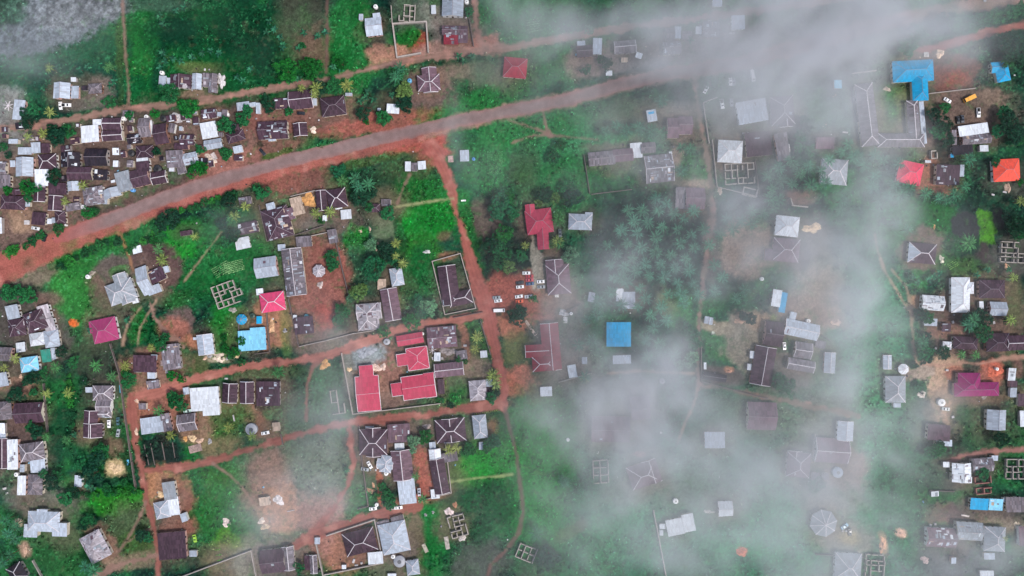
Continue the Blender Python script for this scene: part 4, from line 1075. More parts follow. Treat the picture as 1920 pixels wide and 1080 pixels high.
TREES = """b 352 201 19;d 315 175 20;d 203 191 14;D 105 258 18;d 125 245 14;D 95 240 11;D 50 228 16;d 62 205 14;D 45 212 12;d 418 233 15;D 432 240 12;d 455 222 14;d 462 205 10;d 240 215 9;b 288 212 10
b 537 133 23;b 583 126 21;D 603 165 17;d 625 162 17;y 757 168 16;D 680 212 15;d 717 222 16;D 758 195 15;b 686 227 6;d 540 207 9;D 500 190 13;D 503 205 9;d 742 140 16;d 565 84 7;d 879 20 9;b 640 118 12;b 630 110 10
d 422 287 13;b 366 318 17;b 378 312 12;d 374 280 10;D 100 330 16;b 48 350 16;d 62 352 12;b 11 356 9;d 50 372 9;b 162 398 13;m 175 396 9;m 108 430 12;D 290 283 9;d 3 275 10;D 12 290 8
D 310 415 18;d 295 425 14;D 325 408 13;b 286 450 10;D 428 378 16;d 410 385 12;D 435 440 14;d 425 452 12;D 415 420 12;d 490 362 15;d 480 350 10;t 632 322 14;t 640 315 9
D 670 340 16;D 675 372 18;D 692 360 14;D 662 372 10;d 690 388 10;d 727 400 14;b 600 414 7;d 622 478 12;b 614 478 8;d 622 495 13;t 700 502 23;t 712 496 14;D 725 470 18;D 715 462 10;t 737 484 14;D 748 492 13;p 695 458 12;d 640 585 16;d 632 600 12;y 670 550 17;y 678 542 12;p 655 560 8
b 719 621 14;b 772 604 19;p 805 575 16;t 790 585 12;t 785 565 12;d 840 350 1
t 940 385 22;b 950 370 16;t 932 400 16;b 945 437 19;d 930 447 12;D 918 462 18;d 940 470 18;D 955 478 14;y 955 500 14;d 935 495 14;D 925 488 12;d 975 480 12;t 962 400 13
D 1022 365 16;D 1075 370 18;d 1068 352 16;d 1060 382 13;y 1035 458 8;p 1070 475 14;p 1062 482 10;y 1010 380 8;y 1040 372 12;d 1040 295 14;d 1052 270 12;D 970 598 17;D 978 585 14;D 962 590 12;d 1000 560 9
t 1297 627 16;t 1290 615 12;t 1302 645 14;p 1290 680 12;p 1275 685 10;p 1300 670 12;D 1410 597 12;D 1395 592 9
D 1770 230 18;D 1752 215 14;d 1762 245 16;D 1780 260 14;d 1775 200 10;D 1895 230 20;t 1885 210 14;D 1905 250 18;t 1875 245 14;d 1912 262 12;D 1890 80 22;D 1910 100 24;d 1895 110 16;D 1775 35 18;d 1790 42 18;D 1770 50 16;t 1800 50 14;D 1760 42 12
t 1820 38 14;t 1845 35 16;d 1870 30 15;d 1895 22 15;d 1915 15 14;t 1700 85 20;t 1720 60 18;d 1080 45 14;D 1137 117 13;d 1128 110 9;t 1100 130 10;t 1335 155 14
D 1512 240 12;t 1500 255 12;t 1510 225 10;d 1500 275 10;d 1520 280 10;d 1870 305 10;b 1916 340 8;D 1905 420 22;D 1895 405 16;d 1912 440 14;D 1820 600 18;D 1838 590 14;D 1850 600 16;d 1845 625 18;d 1838 612 14
D 1728 590 14;d 1742 595 13;d 1735 662 16;D 1738 672 14;D 1770 662 14;t 1776 656 8;d 1730 725 10;D 1716 685 8;D 1740 630 10;t 1470 720 20;t 1480 728 14;t 1462 715 14;d 1550 845 1
d 1760 845 14;d 1745 850 12;D 1765 835 10;d 1845 890 12;D 1880 825 16;t 1528 912 14;t 1540 908 12;D 1890 600 8
d 330 755 16;d 322 745 12;d 340 762 10;b 320 705 10;b 338 712 9;d 239 713 16;b 232 700 9;d 50 555 17;d 15 550 16;d 30 545 12;D 28 740 17;d 60 735 8;D 65 808 14;d 55 803 12;D 62 708 14;d 80 700 12;D 48 715 10
D 120 690 12;d 135 680 12;D 155 715 10;D 112 660 12;d 290 640 14;d 300 650 12;d 307 632 10;b 420 655 10;d 432 667 8;b 418 635 7;b 800 817 13;b 793 826 9;p 775 828 12;p 773 845 8;d 880 843 13;d 868 846 8;d 915 838 12;t 925 828 14;d 905 740 5
d 920 745 12;D 928 735 11;d 560 1066 11;d 725 928 12;d 732 945 14;d 718 915 8;b 706 932 8;b 712 912 6;D 95 905 17;d 80 890 10;d 105 895 12;D 180 860 18;d 190 845 16;D 170 890 20;d 150 870 14;d 198 916 10;b 202 925 9;b 240 914 8;d 230 905 8
d 120 935 14;D 135 925 12;d 165 975 14;D 155 985 12;d 275 1010 10;D 262 1005 12;D 1030 1045 20;D 1020 1060 18;d 1045 1062 16;d 745 625 1;b 860 676 7;b 873 678 6;d 520 700 1;t 1120 505 1;b 450 640 9;b 440 660 10;d 452 680 8
D 845 760 7;b 820 750 6;d 828 752 6;D 1640 1010 1;d 1660 1000 1;t 1175 20 16;t 1260 10 14;d 1095 30 12;p 1105 55 10""".replace('\n', ';')
for t in TREES.split(';'):
    k, x, y, r = t.split(); x, y, r = float(x), float(y), float(r)
    if r < 2: continue
    put('t', 'leafy_tree', x, y, r, TC[k], CROWNS[int(x * 7 + y) % 6], TRUNK, min(7, 2.5 + r * .22), TN[k], 'tree', None)
PALM = """1204 395;1234 395;1214 417;1241 425;1165 432;1195 437;1177 457;1202 465;1229 472;1157 477;1185 485;1275 457;1301 465;1239 495;1265 502;1170 500;1145 497;1150 522;1192 507;1217 517;1292 507;1339 497;1230 372;1250 382;1270 430;1282 410;1362 410;1410 395;1285 485;1230 445;1320 430;1140 460;1175 530;1270 530;1300 532;1146 548;1122 565;1165 572;1210 560;1277 552;1282 568;1252 552;1220 590;1225 615;1212 637;1235 645;1310 552;1097 707;1085 647;1245 520;1210 495;1258 478;1188 415;1178 395;1262 400;1296 440;1330 460;1350 440;1165 520;1200 540;1240 575;1195 575;1250 600;1240 660;1262 665;1215 670;1300 395;1340 545;1355 520;1375 430;1390 415;1395 545;1380 560
1175 246;1222 245;1197 240;1135 247;1155 235;1240 250;1277 277;1277 320;1295 280;1460 315;1520 347;1540 320;1547 342;1447 355;1465 340;1515 312;1665 365;1705 352;1735 362;1761 370;1685 307;1775 375;1677 347;1680 420;1702 430;1580 377;1577 285;1600 295;1817 300;1440 330;1480 300;1500 325;1485 345;1445 372;1460 375;1490 310;1555 300;1590 270;1610 290;1640 290;1655 300;1640 330;1620 310;1790 365;1690 365;1450 390;1430 400;1410 420
1635 350;1648 375;1100 600;1110 640;1120 590;1240 190;1730 640;1815 610;1825 600;1005 1000;1108 905;1095 925;1112 930;15 1000;20 1040;10 975;28 1010;160 1062;175 1070;5 1055;30 985;742 145;750 128;672 350;690 345;665 335;1575 395;1810 350;1060 905;1056 900
""".replace('\n', ';')
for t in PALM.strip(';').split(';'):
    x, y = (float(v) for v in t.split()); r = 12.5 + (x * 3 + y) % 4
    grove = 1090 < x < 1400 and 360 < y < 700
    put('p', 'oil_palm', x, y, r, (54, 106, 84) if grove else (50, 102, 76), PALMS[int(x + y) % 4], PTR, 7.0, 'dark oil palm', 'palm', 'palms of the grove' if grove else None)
YP = """650 160 14;742 457 11;593 400 12;619 397 13;642 340 13;297 467 12;305 487 14;440 405 12;432 410 10;460 387 11;155 347 11;122 378 10;1815 455 20;1900 520 11;1915 377 12;985 460 9;1047 411 15;1045 452 13;1050 458 11;522 698 15;895 632 13;890 655 11;925 705 16;929 720 13;842 843 13;856 840 11;792 936 12;780 893 9;28 672 12;105 688 12;180 685 14;235 686 12;8 690 10;210 706 12;88 738 11;128 737 12;428 802 12;87 820 10;126 825 11;320 816 11;472 818 11;297 770 12;1895 600 12;1803 665 10;1830 666 10;283 652 9;365 443 9;592 165 15;204 126 13;92 127 10;94 210 12;590 178 9;80 250 12;52 256 10;1450 595 8;742 480 9;755 494 11;1097 710 10;565 165 9;1885 1010 6"""
for t in YP.split(';'):
    x, y, r = (float(v) for v in t.split())
    put('p', 'coconut_palm', x, y, r, (112, 128, 70) if (int(x) % 3) else (60, 110, 66), PALMS[int(x) % 4], PTR, 6.5, 'yellow-green coconut palm' if (int(x) % 3) else 'green coconut palm', 'palm', None)
BAN = """685 183;700 187;690 172;676 190;735 178;765 186;560 148;545 152;505 40;515 55;525 70;530 85;500 60;170 620;300 30;330 20;345 14;305 45;305 100;310 115;300 128;325 110;340 115;360 108;380 100;395 95;410 100;95 130;110 125;150 130;165 125;90 155;82 165;208 160;215 152;445 145;455 150;470 130;595 68;560 90;570 62;610 60;530 90;1135 548;240 600;650 880;175 915;165 912;140 815;1400 600;1710 520;1720 530;1740 525;1750 518;1830 515;1760 512;1850 505;1295 75;860 105;870 115;885 105;1890 505;640 130;625 125"""
for t in BAN.split(';'):
    x, y = (float(v) for v in t.split())
    put('b', 'banana_plant', x, y, 7.5, (40, 92, 66), BANANAS[int(x + y) % 3], PTR, 2.6, 'pale-leaved banana plant', 'plant', None)
# ---------------------------------------------------------------- undergrowth: nobody could count it
def undergrowth(n, seed, size, hgt, test, name, label, cat, cmul=1.0, per=7):
    rs = np.random.RandomState(seed); x = rs.uniform(-60, 1980, n); y = rs.uniform(-50, 1130, n)
    i = np.clip(((y - gy[10]) / step).astype(int) + 10, 0, ny - 1); j = np.clip(((x - gx[10]) / step).astype(int) + 10, 0, nx - 1)
    vg = VEG[i, j]; c = COL[i, j]; ok = test(x, y, vg, rs) & (RID[i, j] == 0); x, y, c = x[ok], y[ok], c[ok]; m = len(x)
    ctr = np.stack([(x - 960) * S, (540 - y) * S, hgt * rs.uniform(.1, .8, m)], 1); rad = size * rs.uniform(1.0, 2.2, m)
    V, Q = leaf_quads(rs, ctr, rad, per, size, .9)
    t = np.repeat(c * cmul * rs.uniform(.45, 1.75, m)[:, None], per, 0) * rs.uniform(.5, 1.6, (m * per, 1)) * np.where(rs.rand(m * per, 1) < .10, 2.6, .92); t = np.repeat(t, 4, 0)
    o = bpy.data.objects.new(name, np_mesh(name, V, Q, under_m, np.clip(t, 0, .5))); link(o); o['kind'] = 'stuff'; o['label'] = label; o['category'] = cat
under_m = tint_mat('undergrowth_leaves', 2.0, .2, .7, 0.0)
def t_bush(x, y, vg, rs): return (vg > .55) & (fbm(x, y, 34, 4, 91) + rs.uniform(-.1, .1, len(x)) > .53)
def t_grass(x, y, vg, rs): return (vg > .35) & (fbm(x, y, 14, 3, 95) + rs.uniform(-.15, .15, len(x)) > .48)
undergrowth(44000, 5, .45, 1.5, t_bush, 'bushes', 'dense green scrub and bushes covering the ground between the houses', 'bushes', 1.0, 9)
undergrowth(52000, 6, .20, .4, t_grass, 'grass', 'short rough grass and weeds over the open ground', 'grass', 1.1, 5)
# hedge row between asphalt and fields
# ---------------------------------------------------------------- vehicles
def prism(vs, fs, prof, y0, y1, yt0=None, yt1=None, ztop=None):
    """side profile [(x,z)] extruded across the car; points at ztop are pulled inwards"""
    b = len(vs); n = len(prof)
    for y, yt in ((y0, yt0 if yt0 is not None else y0), (y1, yt1 if yt1 is not None else y1)):
        for x, z in prof: vs.append((x, yt if ztop is not None and z >= ztop else y, z))
    fs += [(b + i, b + (i + 1) % n, b + n + (i + 1) % n, b + n + i) for i in range(n)]; fs += [tuple(b + i for i in reversed(range(n))), tuple(b + n + i for i in range(n))]
VEH = {}
def veh_proto(kind):
    def M(name, vs, fs, m): me = bpy.data.meshes.new(name); me.from_pydata(vs, [], fs); me.materials.append(m); return me
    L, Wd = {'car': (4.4, 1.75), 'van': (6.4, 2.0), 'truck': (6.6, 2.3), 'pickup': (5.3, 1.9)}[kind]; parts = []
    a, w_ = L / 2, Wd / 2; v, f = [], []
    if kind == 'car': prism(v, f, [(-a,.3),(a,.3),(a,.7),(a-.25,.85),(a-1.2,.98),(-a+.5,1.0),(-a+.05,.9),(-a,.6)], -w_, w_); prism(v, f, [(-a+1.15,1.44),(-a+.75,1.0),(a-1.3,.97),(a-2.0,1.44)], -w_+.12, w_-.12, -w_+.3, w_-.3, 1.4)
    elif kind == 'van': prism(v, f, [(-a,.35),(a,.35),(a,.95),(a-.5,1.25),(a-1.2,2.1),(-a+.1,2.15),(-a,1.9)], -w_, w_, -w_+.12, w_-.12, 1.8)
    elif kind == 'truck': prism(v, f, [(a-1.9,.5),(a,.5),(a,1.4),(a-.35,2.2),(a-1.9,2.25)], -w_+.1, w_-.1); box(v, f, -a, -.5, .5, a - 1.9, .5, .8)
    else: prism(v, f, [(-a,.4),(a,.4),(a,.95),(a-1.3,1.05),(-a,1.05)], -w_, w_); prism(v, f, [(-.3,1.65),(-.55,1.05),(a-1.4,1.05),(a-2.0,1.65)], -w_+.1, w_-.1, -w_+.25, w_-.25, 1.6)
    parts.append(('body', M('body', v, f, paint_m)))
    if kind == 'truck': v, f = [], []; box(v, f, -a, -w_, .9, a - 2.05, w_, 2.3); parts.append(('cargo_box', M('cargo_box', v, f, paint_m)))
    if kind == 'pickup': v, f = [], []; box(v, f, -a + .12, -w_ + .14, .98, -.65, w_ - .14, 1.07); parts.append(('cargo_bed', M('cargo_bed', v, f, tyre_m)))
    for s, nm in ((1, 'windscreen'), (-1, 'rear_window')):
        v, f = [], []
        if kind == 'car': (x0, z0), (x1, z1) = ((a-1.22,1.0),(a-1.98,1.47)) if s > 0 else ((-a+.68,1.02),(-a+1.15,1.47))
        elif kind == 'van': (x0, z0), (x1, z1) = ((a-.55,1.3),(a-1.15,2.08)) if s > 0 else ((-a-.02,1.3),(-a+.06,1.85))
        elif kind == 'truck': (x0, z0), (x1, z1) = ((a+.02,1.45),(a-.3,2.15)) if s > 0 else ((0, 0), (0, 0))
        else: (x0, z0), (x1, z1) = ((a-1.38,1.08),(a-1.96,1.63)) if s > 0 else ((-.57,1.1),(-.32,1.62))
        if z1 == 0: continue
        yw, yt = w_ - .22, w_ - .36; v = [(x0, -yw, z0 + .03), (x0, yw, z0 + .03), (x1, yt, z1 + .02), (x1, -yt, z1 + .02)]
        v += [(p[0] - .03 * s, p[1], p[2] - .05) for p in v]; f = [(0,1,2,3),(7,6,5,4),(0,4,5,1),(1,5,6,2),(2,6,7,3),(3,7,4,0)]; parts.append((nm, M(nm, v, f, glass_m)))
    for sx in (-1, 1):
        for sy in (-1, 1):
            v, f = [], []; n = 12; x = sx * (a - .85)
            for y in (sy * (w_ - .22), sy * (w_ + .02)): v += [(x + .33 * math.cos(i * 6.283 / n), y, .33 + .33 * math.sin(i * 6.283 / n)) for i in range(n)]
            f += [(i, (i+1)%n, n+(i+1)%n, n+i) for i in range(n)] + [tuple(range(n)), tuple(range(n, 2*n))]; parts.append(('wheel', M('wheel', v, f, tyre_m)))
    return parts
def vehicle(kind, px, py, rot, c, cname, label=None, group=None):
    if kind not in VEH: VEH[kind] = veh_proto(kind)
    x, y = P(px, py, 1); r = bpy.data.objects.new('parked_' + kind, None); link(r); r.location = (x, y, .08); r.rotation_euler = (0, 0, -math.radians(rot))
    for nm, me in VEH[kind]:
        o = bpy.data.objects.new(nm, me); link(o, r); o.color = (*lin(c), 1)
    reg(r, f"{cname} {kind}", kind, px, py, label, group)
WH, SV, BK, RD, BL = (236, 236, 238), (150, 156, 162), (40, 44, 50), (170, 50, 60), (70, 96, 130)
PK = 'cars parked on the red earth beside the concrete yard'
for a in [('car', 987, 512, 0, WH, 'white', 'white car at the top end of the parked cars by the concrete yard', PK), ('car', 993, 518, -3, RD, 'red', 'upper of two red cars parked beside the concrete yard', PK), ('car', 993, 525, -3, (186, 80, 92), 'red', 'paler lower one of two red cars parked beside the concrete yard', PK),
    ('car', 994, 532, -5, BL, 'blue', 'slate blue car parked just below the two red cars', PK), ('car', 975, 530, -8, BK, 'black', 'black car at the left of the parked cars, beside the blue one', PK), ('car', 975, 538, -6, WH, 'white', 'white car just below the black car among the parked cars', PK),
    ('car', 973, 556, -8, WH, 'white', 'white car directly above the orange car', PK), ('car', 991, 556, -6, WH, 'white', 'white car right of the pair by the orange car, against the low trees', PK), ('car', 974, 565, -4, (224, 100, 66), 'orange', 'orange car at the bottom of the parked cars', PK),
    ('car', 931, 558, -4, SV, 'grey', 'grey car standing on the red road above a white car', None), ('car', 934, 564, -8, WH, 'white', 'white car on the red road between the grey car and the long white van', None), ('van', 936, 582, -2, WH, 'white', 'long white van standing on the red earth road', None),
    ('car', 1014, 528, -3, WH, 'white'), ('car', 1050, 437, 86, (90, 98, 104), 'grey'), ('car', 564, 212, 3, BK, 'black'), ('car', 83, 446, -70, BK, 'black'), ('truck', 1817, 185, 155, (232, 168, 72), 'orange-yellow', 'orange-yellow lorry on the brown earth near the blue roofs'),
    ('car', 1777, 188, 30, WH, 'white'), ('pickup', 1835, 211, 88, WH, 'white'), ('car', 1797, 225, 84, BK, 'black', 'black car, left of two parked side by side above the white roof'), ('car', 1805, 223, 84, (60, 66, 76), 'dark grey', 'dark grey car, right of two parked side by side above the white roof'),
    ('pickup', 1354, 195, 80, WH, 'white'), ('van', 1411, 142, 78, WH, 'white'), ('car', 1372, 192, 85, SV, 'grey'), ('car', 1324, 168, -60, WH, 'white'), ('car', 1370, 153, 88, WH, 'white', 'left one of two pale cars parked side by side below the misty roofs'), ('car', 1376, 153, 88, SV, 'silver', 'right silver one of two cars parked side by side below the misty roofs'),
    ('car', 113, 198, 85, WH, 'white'), ('pickup', 124, 197, 0, WH, 'white'), ('car', 351, 771, -8, (190, 216, 208), 'pale green'), ('car', 204, 795, 88, WH, 'white'), ('car', 221, 812, -80, SV, 'silver'), ('car', 221, 790, 88, (70, 100, 110), 'dark teal'),
    ('car', 693, 872, 60, WH, 'white'), ('car', 684, 880, 10, SV, 'silver'), ('car', 709, 872, 86, WH, 'white'), ('car', 786, 923, 86, WH, 'white'), ('car', 747, 952, -5, WH, 'white'), ('car', 735, 953, -3, (190, 184, 176), 'beige'), ('car', 699, 954, -6, WH, 'white'), ('car', 497, 812, -10, WH, 'white'),
    ('car', 1471, 649, 86, WH, 'white'), ('car', 1774, 767, 5, (196, 200, 200), 'pale silver'), ('car', 1584, 987, -35, (120, 170, 196), 'pale blue'), ('car', 1594, 998, 88, BK, 'black'), ('car', 365, 1010, 80, (150, 196, 70), 'lime green'), ('car', 492, 285, 50, BK, 'black'), ('car', 66, 428, 10, (200, 204, 208), 'silver'), ('car', 1478, 278, 84, WH, 'white'), ('car', 1015, 538, -3, SV, 'grey')]: vehicle(*a)
# ---------------------------------------------------------------- tanks, wells, heaps, small furniture
def tank(px, py, r, c, cn, noun='water tank', hgt=1.7, label=None):
    vs, fs = [], []; R_ = max(.5, r * S); cyl(vs, fs, 0, 0, 0, hgt, R_, R_, 20); cyl(vs, fs, 0, 0, hgt, hgt + R_ * .22, R_, R_ * .45, 20)
    x, y = P(px, py, hgt); root = bpy.data.objects.new(noun.replace(' ', '_'), None); link(root); root.location = (x, y, 0)
    o = mesh_obj('drum', vs, fs, tank_m, root); o.color = (*lin(c), 1)
    vs, fs = [], []; cyl(vs, fs, 0, 0, hgt + R_ * .2, hgt + R_ * .3, R_ * .36, R_ * .3, 12); o = mesh_obj('lid', vs, fs, tank_m, root); o.color = (*[v * .35 for v in lin(c)], 1)
    reg(root, f"{cn} {noun}", noun, px, py, label)
WT, DK, GR = (226, 226, 226), (44, 44, 48), (156, 158, 166)
for px, py, r, c, cn in [(303,136,4,WT,'white'),(425,214,4,WT,'white'),(231,222,4,WT,'white'),(274,219,4,WT,'white'),(306,222,6,DK,'black'),(246,287,6,DK,'black'),(295,317,8,DK,'black'),(248,356,4,(90,150,210),'blue'),(164,519,4,WT,'white'),
    (704,12,4,WT,'white'),(875,3,4,WT,'white'),(768,151,4,(90,160,200),'blue'),(888,298,3,(60,130,190),'blue'),(471,805,11,GR,'grey'),(792,626,3,WT,'white'),(725,641,6,GR,'grey'),(1071,588,3,WT,'white'),(1422,653,4,WT,'white'),(1267,940,5,WT,'white'),(1516,602,4,WT,'white'),(1766,755,7,WT,'white'),
    (749,1053,11,GR,'grey'),(737,1044,4,WT,'white'),(706,947,3.5,WT,'white'),(724,888,4,WT,'white'),(1571,886,10,(150,160,176),'grey-blue'),(1870,692,3,WT,'white'),(1065,825,3,WT,'white'),(1429,523,3.5,WT,'white'),(473,592,5,(46,70,60),'dark green'),(598,1071,3,DK,'black'),(30,890,4,WT,'white'),(1242,715,5,GR,'grey'),(678,725,3.5,GR,'grey'),(155,388,4,WT,'white'),(1240,812,1.8,WT,'white'),(122,422,2,WT,'white')]:
    tank(px, py, r, c, cn)
tank(574, 593, 4, (44, 110, 130), 'teal')
def heap(px, py, rx, ry, c, cn, noun, hgt=.9, rough=.35, group=None):
    rnd = random.Random(int(px * 7 + py)); n = 26; rings = 6; vs, fs = [], []
    ph = [rnd.uniform(0, 6.28) for _ in range(4)]
    for i in range(rings + 1):
        t = i / rings
        for j in range(n):
            a = j * 6.2832 / n; e = 1 + rough * (.5 * math.sin(2 * a + ph[0]) + .4 * math.sin(3 * a + ph[1]) + .35 * math.sin(5 * a + ph[2]) + .2 * math.sin(9 * a + ph[3]))
            r = t * e; z = hgt * (1 - t ** 1.3) * rnd.uniform(.7, 1.25) if i < rings else -.15
            vs.append((r * rx * S * math.cos(a), r * ry * S * math.sin(a), z if i else hgt))
    for i in range(rings):
        for j in range(n): k = (j + 1) % n; fs.append((i*n+j, (i+1)*n+j, (i+1)*n+k, i*n+k))
    x, y = P(px, py, .3); o = mesh_obj(noun.replace(' ', '_'), vs, fs, heap_m, None, loc=(x, y, 0)); o.color = (*lin(c), 1); reg(o, f"{cn} {noun}", 'heap', px, py, None, group)
SAND, OR, GV, PKH, CR = (204, 178, 144), (196, 148, 96), (150, 148, 150), (206, 178, 176), (222, 206, 190)
for px, py, rx, ry, c, cn, nn in [(579,375,15,13,OR,'orange-brown','sand heap'),(587,243,7,6,CR,'cream','sand heap'),(609,684,10,10,OR,'orange-beige','sand heap'),(1523,428,17,10,SAND,'beige','sand heap'),(216,878,14,10,SAND,'beige','sand heap'),(301,928,7,7,SAND,'beige','sand heap'),(360,822,9,6,SAND,'beige','sand heap'),(347,823,5,5,OR,'tan','sand heap'),
    (374,827,7,6,(190,160,140),'pinkish','sand heap'),(393,828,5,5,GV,'grey','gravel heap'),(410,671,14,8,(206,190,174),'pale','sand heap'),(427,671,5,4,GV,'grey','gravel heap'),(442,668,6,5,(196,170,140),'tan','sand heap'),(393,668,5,4,GV,'grey','gravel heap'),(384,672,4,4,(190,160,140),'pinkish','sand heap'),(534,620,5,4,GV,'grey','gravel heap'),
    (509,612,7,12,(196,158,124),'sandy','sand heap'),(708,512,1,1,SAND,'beige','sand heap'),(705,690,9,8,(206,180,168),'pale pink','sand heap'),(718,688,7,6,(208,184,172),'pale pink','sand heap'),(655,693,5,5,SAND,'beige','sand heap'),(841,659,16,8,(140,132,132),'grey','rubble heap'),(686,660,18,11,(146,150,158),'blue-grey','gravel heap'),
    (522,938,10,10,(212,204,204),'whitish','sand heap'),(490,977,7,6,CR,'cream','rubble heap'),(497,988,10,5,SAND,'sandy','sand heap'),(842,960,9,8,(216,198,196),'pinkish white','rubble heap'),(867,1009,7,7,(188,180,176),'grey','rubble heap'),(424,980,9,8,(214,196,190),'pale pink','rubble heap'),(812,966,1,1,GV,'grey','gravel heap'),(853,947,6,5,(176,130,104),'tan','sand heap'),
    (812,961,4,4,GV,'grey','gravel heap'),(798,966,4,3,GV,'grey','gravel heap'),(415,151,7,15,(190,186,188),'whitish','rubble heap'),(436,581,7,6,(150,146,140),'grey','rubble heap'),(135,605,8,7,(204,104,52),'orange','soil heap'),(1763,100,9,8,(214,186,160),'cream','sand heap'),(1663,167,7,5,(176,160,146),'tan','sand heap'),(1770,462,1,1,GV,'grey','heap'),
    (1766,487,6,8,(216,210,192),'cream','rubble heap'),(1889,500,5,6,(206,160,130),'pinkish','sand heap'),(1890,352,6,10,(190,164,146),'tan','sand heap'),(1866,697,14,12,(192,104,82),'orange','soil heap'),(1729,740,7,8,(196,186,178),'pale','rubble heap'),(1752,425,3,5,(196,150,100),'tan','soil heap'),(800,800,7,6,(160,148,146),'grey','rubble heap'),(695,920,8,5,(190,150,124),'tan','sand heap'),
    (700,912,3,8,(190,150,124),'tan','sand heap'),(1057,587,9,7,(190,188,190),'whitish','rubble heap'),(800,388,1,1,GV,'grey','heap'),(800,472,6,4,(206,206,206),'white','rubble heap'),(708,463,5,9,(190,160,140),'pinkish','sand heap'),(676,434,4,5,(190,166,150),'pale','sand heap'),(693,430,2,7,(180,150,140),'pinkish','sand heap'),(600,534,7,6,(190,176,172),'pale','rubble heap'),
    (1568,605,9,7,(200,172,150),'tan','sand heap'),(1655,1022,7,16,(206,158,122),'orange-tan','sand heap'),(1689,1000,10,8,(204,166,144),'pinkish','sand heap'),(1735,1050,8,7,(186,164,160),'pinkish','sand heap'),(1907,985,5,8,(190,176,156),'beige','sand heap'),(1750,568,8,1,GV,'grey','heap'),(1366,695,6,5,(196,146,120),'orange-tan','soil heap'),(1391,1035,9,10,(190,112,84),'orange','soil heap'),
    (1329,960,10,4,(190,184,178),'pale','rubble heap'),(1387,602,9,6,(190,156,134),'tan','sand heap'),(1350,358,6,6,(190,170,150),'beige','sand heap'),(393,299,12,10,(196,180,168),'pale stone','gravel heap'),(100,468,1,1,GV,'grey','heap'),(330,220,12,10,(176,172,176),'pale','scrap heap'),(242,322,1,1,GV,'grey','heap'),(1846,745,5,4,(160,150,144),'grey','rubble heap'),(255,810,4,7,(200,174,156),'beige','sand heap'),(256,752,5,4,(206,176,156),'beige','sand heap'),(38,706,4,4,(190,160,140),'tan','sand heap'),(34,979,8,7,(190,166,146),'tan','sand heap'),(46,1033,5,10,(180,150,130),'tan','sand heap'),(172,512,6,5,(150,140,130),'grey','rubble heap')]:
    if rx > 1 and ry > 1: heap(px, py, rx, ry, c, cn, nn, .9 if rx > 5 else .5)
def slab(px, py, w_, h_, rot, c, cn, noun, th=.3):
    vs, fs = [], []; box(vs, fs, -w_*S/2, -h_*S/2, -.2, w_*S/2, h_*S/2, th); x, y = P(px, py, th); n = max(1, int(h_ // 6))
    for i in range(n): box(vs, fs, -w_*S/2 + .05, (-.5 + i / n) * h_ * S + .06, th + .002, w_*S/2 - .05, (-.5 + (i + 1) / n) * h_ * S - .06, th + .07)
    o = mesh_obj(noun.replace(' ', '_'), vs, fs, heap_m, None, loc=(x, y, 0)); o.rotation_euler = (0, 0, -math.radians(rot)); o.color = (*lin(c), 1); reg(o, f"{cn} {noun}", noun.split()[-1], px, py)
for a in [(401,293,8,14,-30,(176,166,164),'grey','concrete slab'),(838,1018,8,24,-10,(168,160,152),'grey','plank pile'),(797,1028,7,17,-25,(172,164,150),'pale','plank pile'),(366,841,24,14,-15,(150,130,124),'striped rusty','sheet stack'),(226,729,4,15,-5,(60,150,180),'blue','board pile'),(240,867,4,10,-3,(96,170,206),'blue','board pile'),(1060,600,8,12,0,(190,188,186),'pale','well curb'),(1737,102,9,9,0,(176,172,170),'pale','well curb'),
    (995,615,5,34,-35,(176,158,146),'pale','concrete ramp'),(1804,738,6,4,0,(196,170,150),'pale','concrete slab'),(1847,1,5,5,0,GR,'grey','concrete slab'),(719,928,6,4,0,(210,110,80),'orange','storage box'),(1810,967,15,3,10,(210,200,196),'pale','plank pile'),(308,681,14,10,0,(140,126,128),'grey','sheet stack'),(1062,548,10,3,0,(190,186,186),'pale','concrete slab'),(1044,553,7,9,0,(206,204,204),'pale','concrete slab'),(869,376,9,3,-3,(216,216,216),'white','plank pile'),(845,298,10,12,-3,(170,142,138),'pinkish','plank pile'),
    (1250,1000,1,1,0,GR,'grey','concrete slab'),(1745,650,1,1,0,GR,'grey','concrete slab'),(1325,618,1,1,0,GR,'grey','slab'),(1337,625,6,7,20,(190,196,180),'pale','concrete slab'),(1592,593,1,1,0,GR,'grey','slab')]:
    if a[2] > 1: slab(*a)
# star of poles
def star(px, py, r, n, noun, c=(206, 202, 204)):
    vs, fs = [], []
    for i in range(n):
        a = i * 6.283 / n + .3; wall_seg(vs, fs, .25 * math.cos(a), .25 * math.sin(a), r * S * math.cos(a), r * S * math.sin(a), .5 + .01 * i, .22)
    cyl(vs, fs, 0, 0, -.1, .9, .3, .2, 8); x, y = P(px, py, .5); o = mesh_obj(noun.replace(' ', '_'), vs, fs, cap_white, None, loc=(x, y, 0)); reg(o, 'white radiating ' + noun, 'frame', px, py)
star(15, 198, 9, 7, 'pole frame'); star(811, 657, 7, 7, 'pole frame')
